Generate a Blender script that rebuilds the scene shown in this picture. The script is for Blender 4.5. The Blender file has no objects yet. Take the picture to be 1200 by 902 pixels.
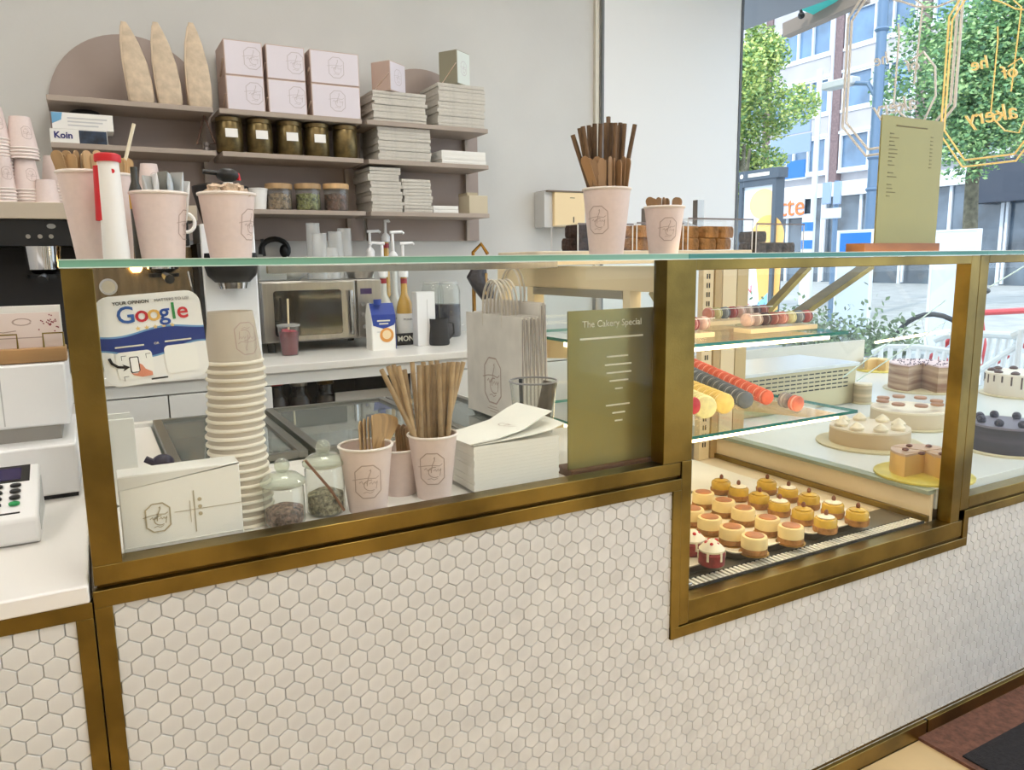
import bpy, bmesh, math, random
from mathutils import Vector, Matrix
random.seed(7)
sc = bpy.context.scene
COL = sc.collection
# ---------------------------------------------------------------- camera
H = 1.257; F = 890.0; CX, CY = 600.0, 451.0
RX = Vector((0.87500168, -0.08979858, 0.47571869))     # world x axis in camera space (right, down, forward)
RY = Vector((-0.48392797, -0.13457281, 0.86469872))
RZ = Vector((-0.01362992, -0.98682641, -0.16120749))
cd = bpy.data.cameras.new('camera'); cam = bpy.data.objects.new('camera', cd); COL.objects.link(cam)
cd.sensor_fit = 'HORIZONTAL'; cd.sensor_width = 36.0; cd.lens = 36.0 * F / 1200.0
cd.clip_start = 0.02; cd.clip_end = 300
cam.matrix_world = Matrix(((RX[0], -RX[1], -RX[2], 0), (RY[0], -RY[1], -RY[2], 0), (RZ[0], -RZ[1], -RZ[2], H), (0, 0, 0, 1)))
sc.camera = cam
def ray(u, v):
    q = Vector((u - CX, v - CY, F)); return Vector((RX.dot(q), RY.dot(q), RZ.dot(q)))
def P(u, v, Y):
    r = ray(u, v); t = Y / r.y; return Vector((r.x * t, Y, r.z * t + H))
def Zp(u, v, z):
    r = ray(u, v); t = (z - H) / r.z; return Vector((r.x * t, r.y * t, z))
def PX(u, v, X):
    r = ray(u, v); t = X / r.x; return Vector((X, r.y * t, r.z * t + H))
# ---------------------------------------------------------------- view, world, sun
sc.view_settings.view_transform = 'Standard'; sc.view_settings.look = 'None'
sc.view_settings.gamma = 1.0; sc.view_settings.use_curve_mapping = False
sc.view_settings.exposure = 0.0
sc.cycles.transparent_max_bounces = 48; sc.cycles.max_bounces = 10
w = bpy.data.worlds.new('sky'); sc.world = w; w.use_nodes = True
wn = w.node_tree.nodes; wl = w.node_tree.links
bg = wn['Background']
bg.inputs[0].default_value = (0.74, 0.87, 1.0, 1); bg.inputs[1].default_value = 2.7
sd = bpy.data.lights.new('sun', 'SUN'); sd.energy = 2.2; sd.angle = 0.03; sd.color = (1.0, 0.95, 0.86)
sun = bpy.data.objects.new('sun', sd); COL.objects.link(sun)
sun.rotation_euler = Vector((0.72, 0.30, -0.75)).to_track_quat('-Z', 'Y').to_euler(); sun.location = (-4, -4, 9)
LAMP = 13.0        # radiance of the ceiling panels
# ---------------------------------------------------------------- materials
def lin(c):
    return tuple(((x / 255) / 12.92 if x / 255 <= .04045 else ((x / 255 + .055) / 1.055) ** 2.4) for x in c) + (1,)
MATS = {}
def M(name, rgb=(200, 200, 200), rough=.5, metal=0., noise=None, bump=None, emit=0., spec=.5, aniso=None, island=0., trans=0., rgb2=None, coat=0.):
    if name in MATS: return MATS[name]
    m = bpy.data.materials.new(name); m.use_nodes = True; MATS[name] = m
    n = m.node_tree.nodes; l = m.node_tree.links; b = n['Principled BSDF']
    b.inputs['Base Color'].default_value = lin(rgb); b.inputs['Roughness'].default_value = rough
    b.inputs['Metallic'].default_value = metal; b.inputs['Specular IOR Level'].default_value = spec
    b.inputs['Coat Weight'].default_value = coat
    if trans: b.inputs['Transmission Weight'].default_value = trans
    if emit:
        b.inputs['Emission Color'].default_value = lin(rgb); b.inputs['Emission Strength'].default_value = emit
    tc = n.new('ShaderNodeTexCoord')
    if noise:
        s, amt = noise[0], noise[1]
        st = noise[2] if len(noise) > 2 else (1, 1, 1)
        mp = n.new('ShaderNodeMapping'); mp.inputs['Scale'].default_value = st
        l.new(tc.outputs['Object'], mp.inputs[0])
        nz = n.new('ShaderNodeTexNoise'); nz.inputs['Scale'].default_value = s; nz.inputs['Detail'].default_value = 4
        l.new(mp.outputs[0], nz.inputs['Vector'])
        mx = n.new('ShaderNodeMix'); mx.data_type = 'RGBA'
        d = rgb2 if rgb2 else tuple(max(0, x * (1 - amt)) for x in rgb)
        mx.inputs['A'].default_value = lin(rgb); mx.inputs['B'].default_value = lin(d)
        cr = n.new('ShaderNodeMapRange'); cr.inputs[1].default_value = .35; cr.inputs[2].default_value = .65
        l.new(nz.outputs[0], cr.inputs[0]); l.new(cr.outputs[0], mx.inputs['Factor'])
        l.new(mx.outputs['Result'], b.inputs['Base Color']); src = mx.outputs['Result']
    else: src = None
    if island:
        oi = n.new('ShaderNodeObjectInfo'); ge = n.new('ShaderNodeNewGeometry')
        ad = n.new('ShaderNodeMath'); ad.operation = 'ADD'; l.new(oi.outputs['Random'], ad.inputs[0]); l.new(ge.outputs['Random Per Island'], ad.inputs[1])
        fr = n.new('ShaderNodeMath'); fr.operation = 'FRACT'; l.new(ad.outputs[0], fr.inputs[0])
        mr = n.new('ShaderNodeMapRange'); mr.inputs[3].default_value = 1 - island; mr.inputs[4].default_value = 1.0; l.new(fr.outputs[0], mr.inputs[0])
        mu = n.new('ShaderNodeMix'); mu.data_type = 'RGBA'; mu.blend_type = 'MULTIPLY'; mu.inputs['Factor'].default_value = 1
        if src: l.new(src, mu.inputs['A'])
        else: mu.inputs['A'].default_value = lin(rgb)
        l.new(mr.outputs[0], mu.inputs['B']); l.new(mu.outputs['Result'], b.inputs['Base Color'])
    if bump:
        nb = n.new('ShaderNodeTexNoise'); nb.inputs['Scale'].default_value = bump[0]; nb.inputs['Detail'].default_value = 3
        l.new(tc.outputs['Object'], nb.inputs['Vector'])
        bp = n.new('ShaderNodeBump'); bp.inputs['Strength'].default_value = bump[1]; bp.inputs['Distance'].default_value = .01
        l.new(nb.outputs[0], bp.inputs['Height']); l.new(bp.outputs[0], b.inputs['Normal'])
    return m
def GLASS(name, tint=(255, 255, 255), k=1.0, ior=1.45, rough=0.0, milk=0.):
    if name in MATS: return MATS[name]
    m = bpy.data.materials.new(name); m.use_nodes = True; MATS[name] = m
    n = m.node_tree.nodes; l = m.node_tree.links; n.clear()
    o = n.new('ShaderNodeOutputMaterial'); t = n.new('ShaderNodeBsdfTransparent'); g = n.new('ShaderNodeBsdfGlossy')
    t.inputs[0].default_value = lin(tint); g.inputs['Roughness'].default_value = rough
    lw = n.new('ShaderNodeLayerWeight'); lw.inputs[0].default_value = .5      # facing term, the same from both sides of a pane
    pw = n.new('ShaderNodeMath'); pw.operation = 'POWER'; pw.inputs[1].default_value = 4.0; l.new(lw.outputs['Facing'], pw.inputs[0])
    fr = n.new('ShaderNodeMath'); fr.operation = 'MULTIPLY_ADD'; fr.inputs[1].default_value = .6; fr.inputs[2].default_value = .03; l.new(pw.outputs[0], fr.inputs[0])
    mu = n.new('ShaderNodeMath'); mu.operation = 'MULTIPLY'; mu.inputs[1].default_value = k
    mx = n.new('ShaderNodeMixShader')
    l.new(fr.outputs[0], mu.inputs[0]); l.new(mu.outputs[0], mx.inputs[0]); l.new(t.outputs[0], mx.inputs[1]); l.new(g.outputs[0], mx.inputs[2])
    out = mx.outputs[0]
    if milk:
        df = n.new('ShaderNodeBsdfDiffuse'); df.inputs[0].default_value = lin((236, 238, 236)); m2 = n.new('ShaderNodeMixShader'); m2.inputs[0].default_value = milk
        l.new(out, m2.inputs[1]); l.new(df.outputs[0], m2.inputs[2]); out = m2.outputs[0]
    l.new(out, o.inputs[0]); return m
wall_m = M('wall_paint', (208, 207, 203), .7, noise=(3, .02), bump=(60, .03))
white_m = M('white_paint', (232, 232, 230), .45)
ceil_m = M('ceiling_paint', (235, 233, 228), .8)
brass_m = M('brushed_brass', (154, 130, 70), .3, 1., noise=(6, .28), bump=(240, .04))
brassd_m = M('dark_brass', (112, 88, 44), .4, 1., noise=(9, .2))
tile_m = M('marble_tile', (226, 225, 222), .32, noise=(22, .05), island=.07)
grout_m = M('grout', (200, 190, 174), .9, noise=(30, .12))
glass_m = GLASS('clear_glass', (254, 255, 254), .5)
pane_m = GLASS('pane_glass', (255, 255, 255), .5)
acryl_m = GLASS('clear_acrylic', (255, 255, 255), .4, 1.4, .02)
jarg_m = GLASS('jar_glass', (248, 250, 248), 2.2, 1.5, .01, milk=.05)
edge_l = M('green_glass_edge', (118, 172, 150), .15, spec=.6)
edge_r = M('teal_glass_edge', (36, 128, 118), .15, spec=.6)
taupe_m = M('taupe_paint', (170, 155, 147), .65, noise=(5, .04))
shelf_m = M('shelf_taupe', (168, 154, 142), .6)
pink_m = M('pink_paper', (228, 210, 204), .6, noise=(120, .02))
rim_m = M('cup_rim', (236, 226, 218), .55)
greycup_m = M('grey_paper_cup', (196, 184, 168), .65)
creamrim_m = M('cream_rim', (240, 232, 216), .55)
faint_m = M('logo_faint', (192, 182, 184), .6)
line_m = M('logo_line', (180, 158, 148), .6)
lineg_m = M('logo_line_gold', (178, 166, 140), .5)
straw_m = M('brown_paper', (196, 166, 126), .7, noise=(80, .1), island=.3)
strawd_m = M('dark_brown_paper', (122, 94, 66), .7, noise=(80, .1), island=.35)
wood_m = M('birch_wood', (222, 182, 130), .6, noise=(40, .15, (1, 1, .12)), island=.34)
woodd_m = M('tan_wood', (188, 148, 106), .6, noise=(40, .15, (1, 1, .12)), island=.34)
oak_m = M('oak_wood', (196, 152, 100), .5, noise=(14, .2, (.2, 1, 1)))
steel_m = M('stainless_steel', (176, 172, 166), .28, 1., noise=(60, .06, (1, 1, .05)))
chrome_m = M('chrome', (225, 225, 228), .08, 1.)
black_m = M('black_plastic', (13, 13, 14), .4)
blackm_m = M('matt_black', (38, 36, 36), .7)
card_m = M('white_card', (236, 234, 228), .6)
greyc_m = M('grey_card', (208, 203, 193), .75, noise=(60, .05))
lilac_m = M('lilac_box', (219, 212, 219), .5)
kraft_m = M('kraft_paper', (214, 194, 168), .75, noise=(30, .1), bump=(26, .35))
whitepl_m = M('white_plastic', (240, 240, 240), .35)
worktop_m = M('white_worktop', (236, 233, 228), .3)
gold_m = M('gold_sign', (158, 148, 92), .22, .5, noise=(2, .12))
olive_m = M('olive_sign', (158, 150, 92), .35, .3, noise=(2, .08))
cream_m = M('cream_metal', (238, 218, 178), .45)
led_m = M('led_strip', (255, 226, 176), .5, emit=8.0)
red_m = M('red_plastic', (206, 30, 40), .4)
blue_m = M('blue_print', (32, 62, 152), .4)
ink_m = M('black_ink', (30, 28, 30), .6)
whiteink_m = M('white_ink', (225, 222, 205), .6)
# ---------------------------------------------------------------- mesh helpers
class MB:
    def __init__(s): s.v = []; s.f = []; s.mi = []; s.m = 0
    def add(s, vs, fs):
        o = len(s.v); s.v += [tuple(p) for p in vs]
        for f in fs: s.f.append(tuple(i + o for i in f)); s.mi.append(s.m)
        return s
    def box(s, x0, x1, y0, y1, z0, z1):
        return s.add([(x0, y0, z0), (x1, y0, z0), (x1, y1, z0), (x0, y1, z0), (x0, y0, z1), (x1, y0, z1), (x1, y1, z1), (x0, y1, z1)],
                     [(0, 3, 2, 1), (4, 5, 6, 7), (0, 1, 5, 4), (1, 2, 6, 5), (2, 3, 7, 6), (3, 0, 4, 7)])
    def lathe(s, prof, n=24, c=(0, 0, 0)):
        vs = []; fs = []
        for r, z in prof:
            for i in range(n):
                a = 2 * math.pi * i / n; vs.append((c[0] + r * math.cos(a), c[1] + r * math.sin(a), c[2] + z))
        for j in range(len(prof) - 1):
            for i in range(n):
                k = (i + 1) % n; fs.append((j * n + i, j * n + k, (j + 1) * n + k, (j + 1) * n + i))
        if prof[0][0] > 1e-6: fs.append(tuple(range(n - 1, -1, -1)))
        if prof[-1][0] > 1e-6: fs.append(tuple((len(prof) - 1) * n + i for i in range(n)))
        return s.add(vs, fs)
    def open_lathe(s, prof, n=24, c=(0, 0, 0)):
        vs = []; fs = []
        for r, z in prof:
            for i in range(n):
                a = 2 * math.pi * i / n; vs.append((c[0] + r * math.cos(a), c[1] + r * math.sin(a), c[2] + z))
        for j in range(len(prof) - 1):
            for i in range(n):
                k = (i + 1) % n; fs.append((j * n + i, j * n + k, (j + 1) * n + k, (j + 1) * n + i))
        return s.add(vs, fs)
    def tube(s, pts, r, n=8, closed=False):
        pts = [Vector(p) for p in pts]; N = len(pts); vs = []; fs = []
        rr = r if isinstance(r, (list, tuple)) else [r] * N
        up = None
        for i, p in enumerate(pts):
            if closed: t = pts[(i + 1) % N] - pts[i - 1]
            else: t = pts[min(i + 1, N - 1)] - pts[max(i - 1, 0)]
            t.normalize()
            if up is None: up = Vector((0, 0, 1)) if abs(t.z) < .9 else Vector((1, 0, 0))
            a = t.cross(up).normalized(); b = a.cross(t).normalized(); up = b
            for k in range(n):
                q = 2 * math.pi * k / n; vs.append(p + (a * math.cos(q) + b * math.sin(q)) * rr[i])
        for i in range(N if closed else N - 1):
            for k in range(n):
                k2 = (k + 1) % n; j = (i + 1) % N
                fs.append((i * n + k, i * n + k2, j * n + k2, j * n + k))
        if not closed: fs += [tuple(range(n - 1, -1, -1)), tuple((N - 1) * n + k for k in range(n))]
        return s.add(vs, fs)
    def bar(s, a, b, w, d, up=(0, 0, 1)):
        a = Vector(a); b = Vector(b); t = (b - a).normalized(); x = t.cross(Vector(up)).normalized(); y = x.cross(t)
        vs = [p + x * sx * w / 2 + y * sy * d / 2 for p in (a, b) for sx, sy in ((-1, -1), (1, -1), (1, 1), (-1, 1))]
        return s.add(vs, [(3, 2, 1, 0), (4, 5, 6, 7), (0, 1, 5, 4), (1, 2, 6, 5), (2, 3, 7, 6), (3, 0, 4, 7)])
    def prism(s, poly, ax, a, b):
        # poly of 2-D points extruded along axis ax from a to b
        def mk(p, t):
            return {'x': (t, p[0], p[1]), 'y': (p[0], t, p[1]), 'z': (p[0], p[1], t)}[ax]
        n = len(poly); vs = [mk(p, a) for p in poly] + [mk(p, b) for p in poly]
        fs = [tuple(range(n - 1, -1, -1)), tuple(range(n, 2 * n))] + [(i, (i + 1) % n, n + (i + 1) % n, n + i) for i in range(n)]
        return s.add(vs, fs)
    def loft(s, rings, cap=True):
        n = len(rings[0]); vs = [p for r in rings for p in r]; fs = []
        for j in range(len(rings) - 1):
            for i in range(n):
                k = (i + 1) % n; fs.append((j * n + i, j * n + k, (j + 1) * n + k, (j + 1) * n + i))
        if cap: fs += [tuple(range(n - 1, -1, -1)), tuple((len(rings) - 1) * n + i for i in range(n))]
        return s.add(vs, fs)
    def sphere(s, c, r, n=12, m=8, sx=1, sy=1, sz=1):
        prof = [(r * math.sin(math.pi * j / m), -r * math.cos(math.pi * j / m)) for j in range(m + 1)]
        o = len(s.v); s.lathe(prof, n)
        for i in range(o, len(s.v)):
            x, y, z = s.v[i]; s.v[i] = (c[0] + x * sx, c[1] + y * sy, c[2] + z * sz)
        return s
    def mesh(s, name='m', smooth=True):
        me = bpy.data.meshes.new(name); me.from_pydata(s.v, [], s.f)
        if any(s.mi): me.polygons.foreach_set('material_index', s.mi)
        bm = bmesh.new(); bm.from_mesh(me); bmesh.ops.recalc_face_normals(bm, faces=bm.faces); bm.to_mesh(me); bm.free()
        if smooth:
            me.shade_smooth(); me.set_sharp_from_angle(angle=math.radians(38))
        return me
def rrect(x0, x1, y0, y1, r, n=4):
    out = []
    for cx, cy, a0 in ((x1 - r, y0 + r, -90), (x1 - r, y1 - r, 0), (x0 + r, y1 - r, 90), (x0 + r, y0 + r, 180)):
        for i in range(n + 1):
            a = math.radians(a0 + 90 * i / n); out.append((cx + r * math.cos(a), cy + r * math.sin(a)))
    return out
def obj(name, mb, mat, parent=None, world=False, bevel=0, smooth=True):
    me = mb if isinstance(mb, bpy.types.Mesh) else mb.mesh(name, smooth)
    if isinstance(mat, (list, tuple)):
        for m in mat:
            if len(me.materials) < len(mat): me.materials.append(m)
    elif not me.materials: me.materials.append(mat)
    o = bpy.data.objects.new(name, me); COL.objects.link(o)
    if parent:
        o.parent = parent
        if world: o.location = -parent.location
    if bevel:
        md = o.modifiers.new('bevel', 'BEVEL'); md.width = bevel; md.segments = 2; md.limit_method = 'ANGLE'
    return o
def tag(o, label, cat, group=None, kind=None):
    o['label'] = label; o['category'] = cat
    if group: o['group'] = group
    if kind: o['kind'] = kind
    return o
def thing(name, label, cat, loc=(0, 0, 0), rz=0, group=None):
    o = bpy.data.objects.new(name, None); COL.objects.link(o); o.empty_display_size = .05
    o.location = loc; o.rotation_euler = (0, 0, rz)
    return tag(o, label, cat, group)
def struct(name, mb, mat, parent=None, bevel=0):
    o = obj(name, mb, mat, parent, bevel=bevel)
    if not parent: o['kind'] = 'structure'
    return o
def copy_tree(o, parent=None, loc=None, rot=None, label=None):
    c = o.copy(); COL.objects.link(c); c.parent = parent
    if loc is not None: c.location = loc
    if rot is not None: c.rotation_euler = rot
    if label: c['label'] = label
    for ch in KIDS.get(o.name, o.children): copy_tree(ch, c)
    return c
KIDS = {}
def text(body, size, mat, parent, loc, rot=(math.pi / 2, 0, 0), align='CENTER', name='lettering', ext=.0003, bold=0., sx=1., shear=0.):
    c = bpy.data.curves.new('t', 'FONT'); c.body = body; c.size = size; c.align_x = align; c.align_y = 'CENTER'
    c.extrude = ext; c.offset = bold; c.resolution_u = 3; c.shear = shear
    t = bpy.data.objects.new('t', c); me = bpy.data.meshes.new_from_object(t)
    bpy.data.objects.remove(t); bpy.data.curves.remove(c)
    me.materials.clear(); me.materials.append(mat)
    o = bpy.data.objects.new(name, me); COL.objects.link(o); o.parent = parent; o.location = loc; o.rotation_euler = rot; o.scale = (sx, 1, 1)
    return o
def rod(name, me, p0, p1, label, cat, group, spin=0):
    o = bpy.data.objects.new(name, me); COL.objects.link(o)
    d = Vector(p1) - Vector(p0); q = d.to_track_quat('Z', 'Y')
    o.rotation_mode = 'QUATERNION'; o.rotation_quaternion = q @ Matrix.Rotation(spin, 4, 'Z').to_quaternion(); o.location = p0
    L = max(v_.co.z for v_ in me.vertices); o.scale = (1, 1, d.length / L)
    return tag(o, label, cat, group)
# ---- the shop's line-art emblem: a tall octagon with a script T and C
def arc(cx, cy, rx, ry, a0, a1, n=10):
    return [(cx + rx * math.cos(math.radians(a0 + (a1 - a0) * i / n)), cy + ry * math.sin(math.radians(a0 + (a1 - a0) * i / n))) for i in range(n + 1)]
OCT = [(-.22, .65), (.22, .65), (.5, .4), (.5, -.4), (.22, -.65), (-.22, -.65), (-.5, -.4), (-.5, .4), (-.22, .65)]
LOGO = [(OCT, 1.3), ([(.06, .44), (.12, .5), (.1, .38), (.02, .2), (-.03, 0), (-.05, -.16)], 1), ([(-.62, .06), (-.3, .13), (0, .16), (.3, .12), (.42, .2)], .8),
        (arc(.1, -.14, .26, .22, 80, 300), 1), ([(-.34, -.04), (-.24, .04), (-.2, -.08), (-.1, .02), (-.06, -.06)], .8),
        ([(.05, -.08), (.12, 0), (.16, -.1), (.24, 0), (.28, -.1), (.36, .02), (.3, -.3)], .8), ([(-.2, -.44), (-.05, -.4), (.06, -.46), (.2, -.4)], .7)]
def ribbons(strokes, w, f, sub=.06):
    mb = MB()
    for pts, k in strokes:
        q = [Vector(pts[0])]
        for a, b in zip(pts, pts[1:]):
            a = Vector(a); b = Vector(b); n = max(1, int((b - a).length / sub))
            for i in range(1, n + 1): q.append(a.lerp(b, i / n))
        vs = []; fs = []
        for i, p in enumerate(q):
            t = (q[min(i + 1, len(q) - 1)] - q[max(0, i - 1)]); t = t.normalized() if t.length > 1e-9 else Vector((1, 0))
            nn = Vector((-t.y, t.x)) * w * k / 2
            vs += [f(*(p + nn)), f(*(p - nn))]
        for i in range(len(q) - 1): fs.append((2 * i, 2 * i + 1, 2 * i + 3, 2 * i + 2))
        mb.add(vs, fs)
    return mb
def flat_logo(parent, loc, size, mat=line_m, rot=0, w=.05, facing='-y', world=False):
    c, s_ = math.cos(rot), math.sin(rot)
    def f(x, y):
        a, b = (x * c - y * s_) * size, (x * s_ + y * c) * size
        if facing == '-y': return (loc[0] + a, loc[1], loc[2] + b)
        if facing == '-x': return (loc[0], loc[1] - a, loc[2] + b)
        return (loc[0] + a, loc[1] + b, loc[2])
    return obj('emblem', ribbons(LOGO, w, f), mat, parent, world=world, smooth=False)
CUPM = {}
def cup_meshes(h, rt, rb, body, rim, rimr=.0024):
    k = (h, rt, rb, body.name)
    if k not in CUPM:
        b = MB().open_lathe([(0, .006), (rb - .002, .006), (rb - .001, 0), (rb, 0), (rt, h), (rt - .0012, h), (rb - .0012, .009), (0, .009)], 28).mesh('cup_body')
        b.materials.append(body)
        r = MB().open_lathe([(rt + rimr * math.cos(a), h + rimr * math.sin(a)) for a in [2 * math.pi * i / 8 for i in range(9)]], 28).mesh('cup_rim')
        r.materials.append(rim)
        CUPM[k] = (b, r)
    return CUPM[k]
def cup(loc, label, h=.115, rt=.045, rb=.031, ang=None, group=None, body=None, rim=None, name='paper_cup', flip=False, lm=None, lsize=.042, cat='cup', rimr=.0024):
    b, r = cup_meshes(h, rt, rb, body or pink_m, rim or rim_m, rimr)
    t = thing(name, label, cat, loc, 0, group)
    ob = obj('body', b, None or b.materials[0], t); orr = obj('rim', r, r.materials[0], t)
    parts = [ob, orr]
    if ang is not None:
        def f(x, y):
            z = h * .52 + y * lsize; rr = rb + (rt - rb) * z / h + .0005; a = ang + x * lsize / rr
            return (rr * math.sin(a), -rr * math.cos(a), z)
        parts.append(obj('emblem', ribbons(LOGO, .034, f), lm or line_m, t, smooth=False))
    if flip:
        t.location.z += h
        for p in parts: p.rotation_euler = (math.pi, 0, 0)
    return t

def in_cup(c, h, rt, rb, p1, jx=0., jy=0.):
    # foot of a stick that leans on the rim of a cup and ends at p1
    o1 = Vector((p1.x - c.x, p1.y - c.y)); L = o1.length; orim = o1 * (min(L, .78 * rt) / L) if L > 1e-6 else o1
    z1 = p1.z - c.z; ob = orim + (orim - o1) * (h - .014) / max(.02, z1 - h)
    ob = ob + Vector((jx, jy)); L = ob.length
    if L > .72 * rb: ob = ob * (.72 * rb / L)
    return Vector((c.x + ob.x, c.y + ob.y, c.z + .014))
# ================================================================ the setting
D = 1.1; WY = 3.6; WX = 3.6; CEIL = 3.15; LX = -2.4; BY = -3.2
floor_m = M('floor_boards', (222, 192, 142), .45, noise=(5, .08, (1, .1, 1)))
fl = struct('floor', MB().box(LX, WX, BY, WY, -.2, -.012), M('floor_base', (120, 96, 66), .8))
plank = MB().box(0, 1.19, 0, .178, -.014, 0).mesh('plank'); plank.materials.append(floor_m)
for i in range(23):
    for j in range(5):
        x = LX + .01 + j * 1.195; y = 1.082 - .178 - i * .182
        o = bpy.data.objects.new('plank', plank); COL.objects.link(o); o.parent = fl; o.location = (x, y, 0)
struct('wall_back', MB().box(LX, WX + .01, WY, WY + .15, -.2, CEIL), wall_m)
struct('wall_left', MB().box(LX - .15, LX, BY, WY, -.2, CEIL), wall_m)
struct('wall_front', MB().box(LX, WX, BY - .15, BY, -.2, CEIL), wall_m)
struct('ceiling', MB().box(LX - .15, WX + .1, BY - .15, WY + .15, CEIL, CEIL + .2), ceil_m)
# boxed-out right part of the back wall and the vertical conduit trims at its edge
xt = P(707, 60, WY - .03).x
struct('wall_right', MB().box(xt, WX - .032, WY - .03, WY, 0, CEIL), white_m)
struct('trim_1', MB().box(xt - .045, xt - .022, WY - .022, WY, 0, CEIL), M('trim_cream', (214, 208, 192), .5))
struct('trim_2', MB().box(xt - .008, xt + .004, WY - .034, WY - .02, 0, CEIL), M('trim_grey', (120, 122, 124), .5))
# street window: frame, mullions and panes
wf_m = M('window_frame_paint', (222, 224, 226), .4)
w1 = struct('window_1', MB().box(WX, WX + .1, BY, WY, -.2, .32), wf_m)
ys = [BY, -1.6, 0.0, WY - .02]
for y in ys[:-1]:
    obj('mullion', MB().box(WX, WX + .08, y, y + .05, .32, CEIL), wf_m, w1)
obj('head_rail', MB().box(WX, WX + .08, BY, WY, CEIL - .08, CEIL), wf_m, w1)
obj('gasket', MB().box(WX - .03, WX - .012, WY - .034, WY - .0, .32, CEIL), M('gasket_grey', (96, 100, 104), .6), w1)
for a, b in zip(ys, ys[1:]):
    obj('pane', MB().box(WX + .03, WX + .038, a + .05, b - .012, .32, CEIL - .08), pane_m, w1)
# ceiling lamps (out of view; they light the shop)
lamp_em = M('lamp_diffuser', (255, 250, 243), .5, emit=LAMP)
k = 0
for x in (-1.3, .6, 2.4):
    for y in (-1.9, .1, 2.1):
        places = {(-1.3, -1.9): 'by the left wall near the front', (.6, -1.9): 'over the middle of the customer floor', (2.4, -1.9): 'by the street window near the front',
                  (-1.3, .1): 'over the till end of the counter', (.6, .1): 'in front of the glass counter', (2.4, .1): 'in front of the pastry case',
                  (-1.3, 2.1): 'over the coffee aisle by the left wall', (.6, 2.1): 'over the prep counter', (2.4, 2.1): 'over the cake vitrine'}
        t = thing('ceiling_light', 'square white ceiling panel lamp ' + places[(x, y)], 'ceiling light', (x, y, CEIL), 0, 'ceiling panel lamps')
        fr = MB()
        for a, b, c, d in ((-.32, .32, -.32, -.3), (-.32, .32, .3, .32), (-.32, -.3, -.3, .3), (.3, .32, -.3, .3)): fr.box(a, b, c, d, -.035, 0)
        obj('frame', fr, white_m, t); obj('diffuser', MB().box(-.3, .3, -.3, .3, -.03, -.012), lamp_em, t)
# doormat by the counter
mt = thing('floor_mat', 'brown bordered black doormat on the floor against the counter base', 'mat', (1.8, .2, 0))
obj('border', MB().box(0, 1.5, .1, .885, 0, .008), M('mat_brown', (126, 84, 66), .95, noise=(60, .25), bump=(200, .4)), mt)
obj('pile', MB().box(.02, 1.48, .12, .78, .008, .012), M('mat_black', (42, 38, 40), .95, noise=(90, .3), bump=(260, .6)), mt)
# ================================================================ counters
XJ = -.0325                      # joint between the till counter and the glass counter
ZT0 = .8126; ZTF = .836          # tile top under the sill trim, sill trim top
pitch = .026041 * D; hr = pitch / math.sqrt(3) * .977; rowp = pitch * math.sqrt(3) / 2
c0 = P(175.1, 715.6, D)
def hexm(r):
    mb = MB(); o = []; n = 6
    for rr, y in ((r, 0), (r, -.0045), (r - .0011, -.0058)):
        o += [(rr * math.sin(math.pi / 3 * i), y, rr * math.cos(math.pi / 3 * i)) for i in range(6)]
    fs = [(j * 6 + i, j * 6 + (i + 1) % 6, (j + 1) * 6 + (i + 1) % 6, (j + 1) * 6 + i) for j in range(2) for i in range(6)] + [tuple(range(12, 18))]
    return mb.add(o, fs)
HX = hexm(hr); hexme = HX.mesh('hex_tile', smooth=False); hexme.materials.append(tile_m)
def inframe(p):
    q = Vector(p) - Vector((0, 0, H)); cx_ = RX * q.x + RY * q.y + RZ * q.z
    if cx_.z < .05: return False
    u = CX + cx_.x / cx_.z * F; v = CY + cx_.y / cx_.z * F
    return -15 < u < 1215 and -15 < v < 917
def tiles(parent, inside, x0, x1, n=300):
    cs = []
    j0 = int((c0.z - .03) / rowp)
    for j in range(-j0 - 2, 8):
        z = c0.z + j * rowp
        i0 = int((x0 - c0.x) / pitch) - 2; i1 = int((x1 - c0.x) / pitch) + 2
        for i in range(i0, i1):
            x = c0.x + (i + (.5 if j % 2 else 0)) * pitch
            if inside(x, z): cs.append((x, z))
    vis = [c for c in cs if inframe((c[0], D, c[1]))]
    vis.sort(key=lambda c: c[0] ** 2 + (c[1] - H) ** 2)
    top = set(vis[:n])
    for x, z in vis[:n]:
        o = bpy.data.objects.new('hex_tile', hexme); COL.objects.link(o); o.parent = parent
        o.location = Vector((x, D - .0005 * random.random(), z)) - parent.location
    mb = MB()
    for x, z in cs:
        if (x, z) in top: continue
        mb.add([(a + x, b + D, c + z) for a, b, c in HX.v], HX.f)
    if mb.f:
        o = obj('hex_tile_field', mb, tile_m, parent, world=True, smooth=False); o['kind'] = 'stuff'
XR = WX - .03
# --- till counter on the left
tc_ = thing('till_counter', 'white hexagon tiled till counter with brass edging left of the glass counter', 'counter', (-.7, D, 0))
obj('carcass', MB().box(-1.5, XJ - .001, D + .0005, 1.95, 0, .815), grout_m, tc_, world=True)
ZL = P(103, 682, D - .012).z - .02     # underside of the slab on the left = top of its brass trim
zlt = P(50, 703, D - .008).z
ltop = Zp(50, 692, .848).z
tiles(tc_, lambda x, z: .04 < z < .805 and -1.5 < x < XJ - .012, -1.5, XJ)
for nm, b in (('brass_trim', (-1.5, XJ - .001, D - .009, D + .004, .8, .822)), ('brass_trim', (XJ - .022, XJ - .001, D - .0088, D + .004, 0, .8)), ('kick_plate', (-1.5, XJ - .024, D - .014, D, 0, .05))):
    obj(nm, MB().box(*b), brass_m, tc_, world=True, bevel=.001)
wt = obj('till_worktop', MB().box(-1.5, XJ - .003, D - .014, 1.97, .823, .848), worktop_m, bevel=.003)
tag(wt, 'cream white worktop slab carrying the card terminal left of the brass post', 'worktop')
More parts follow.
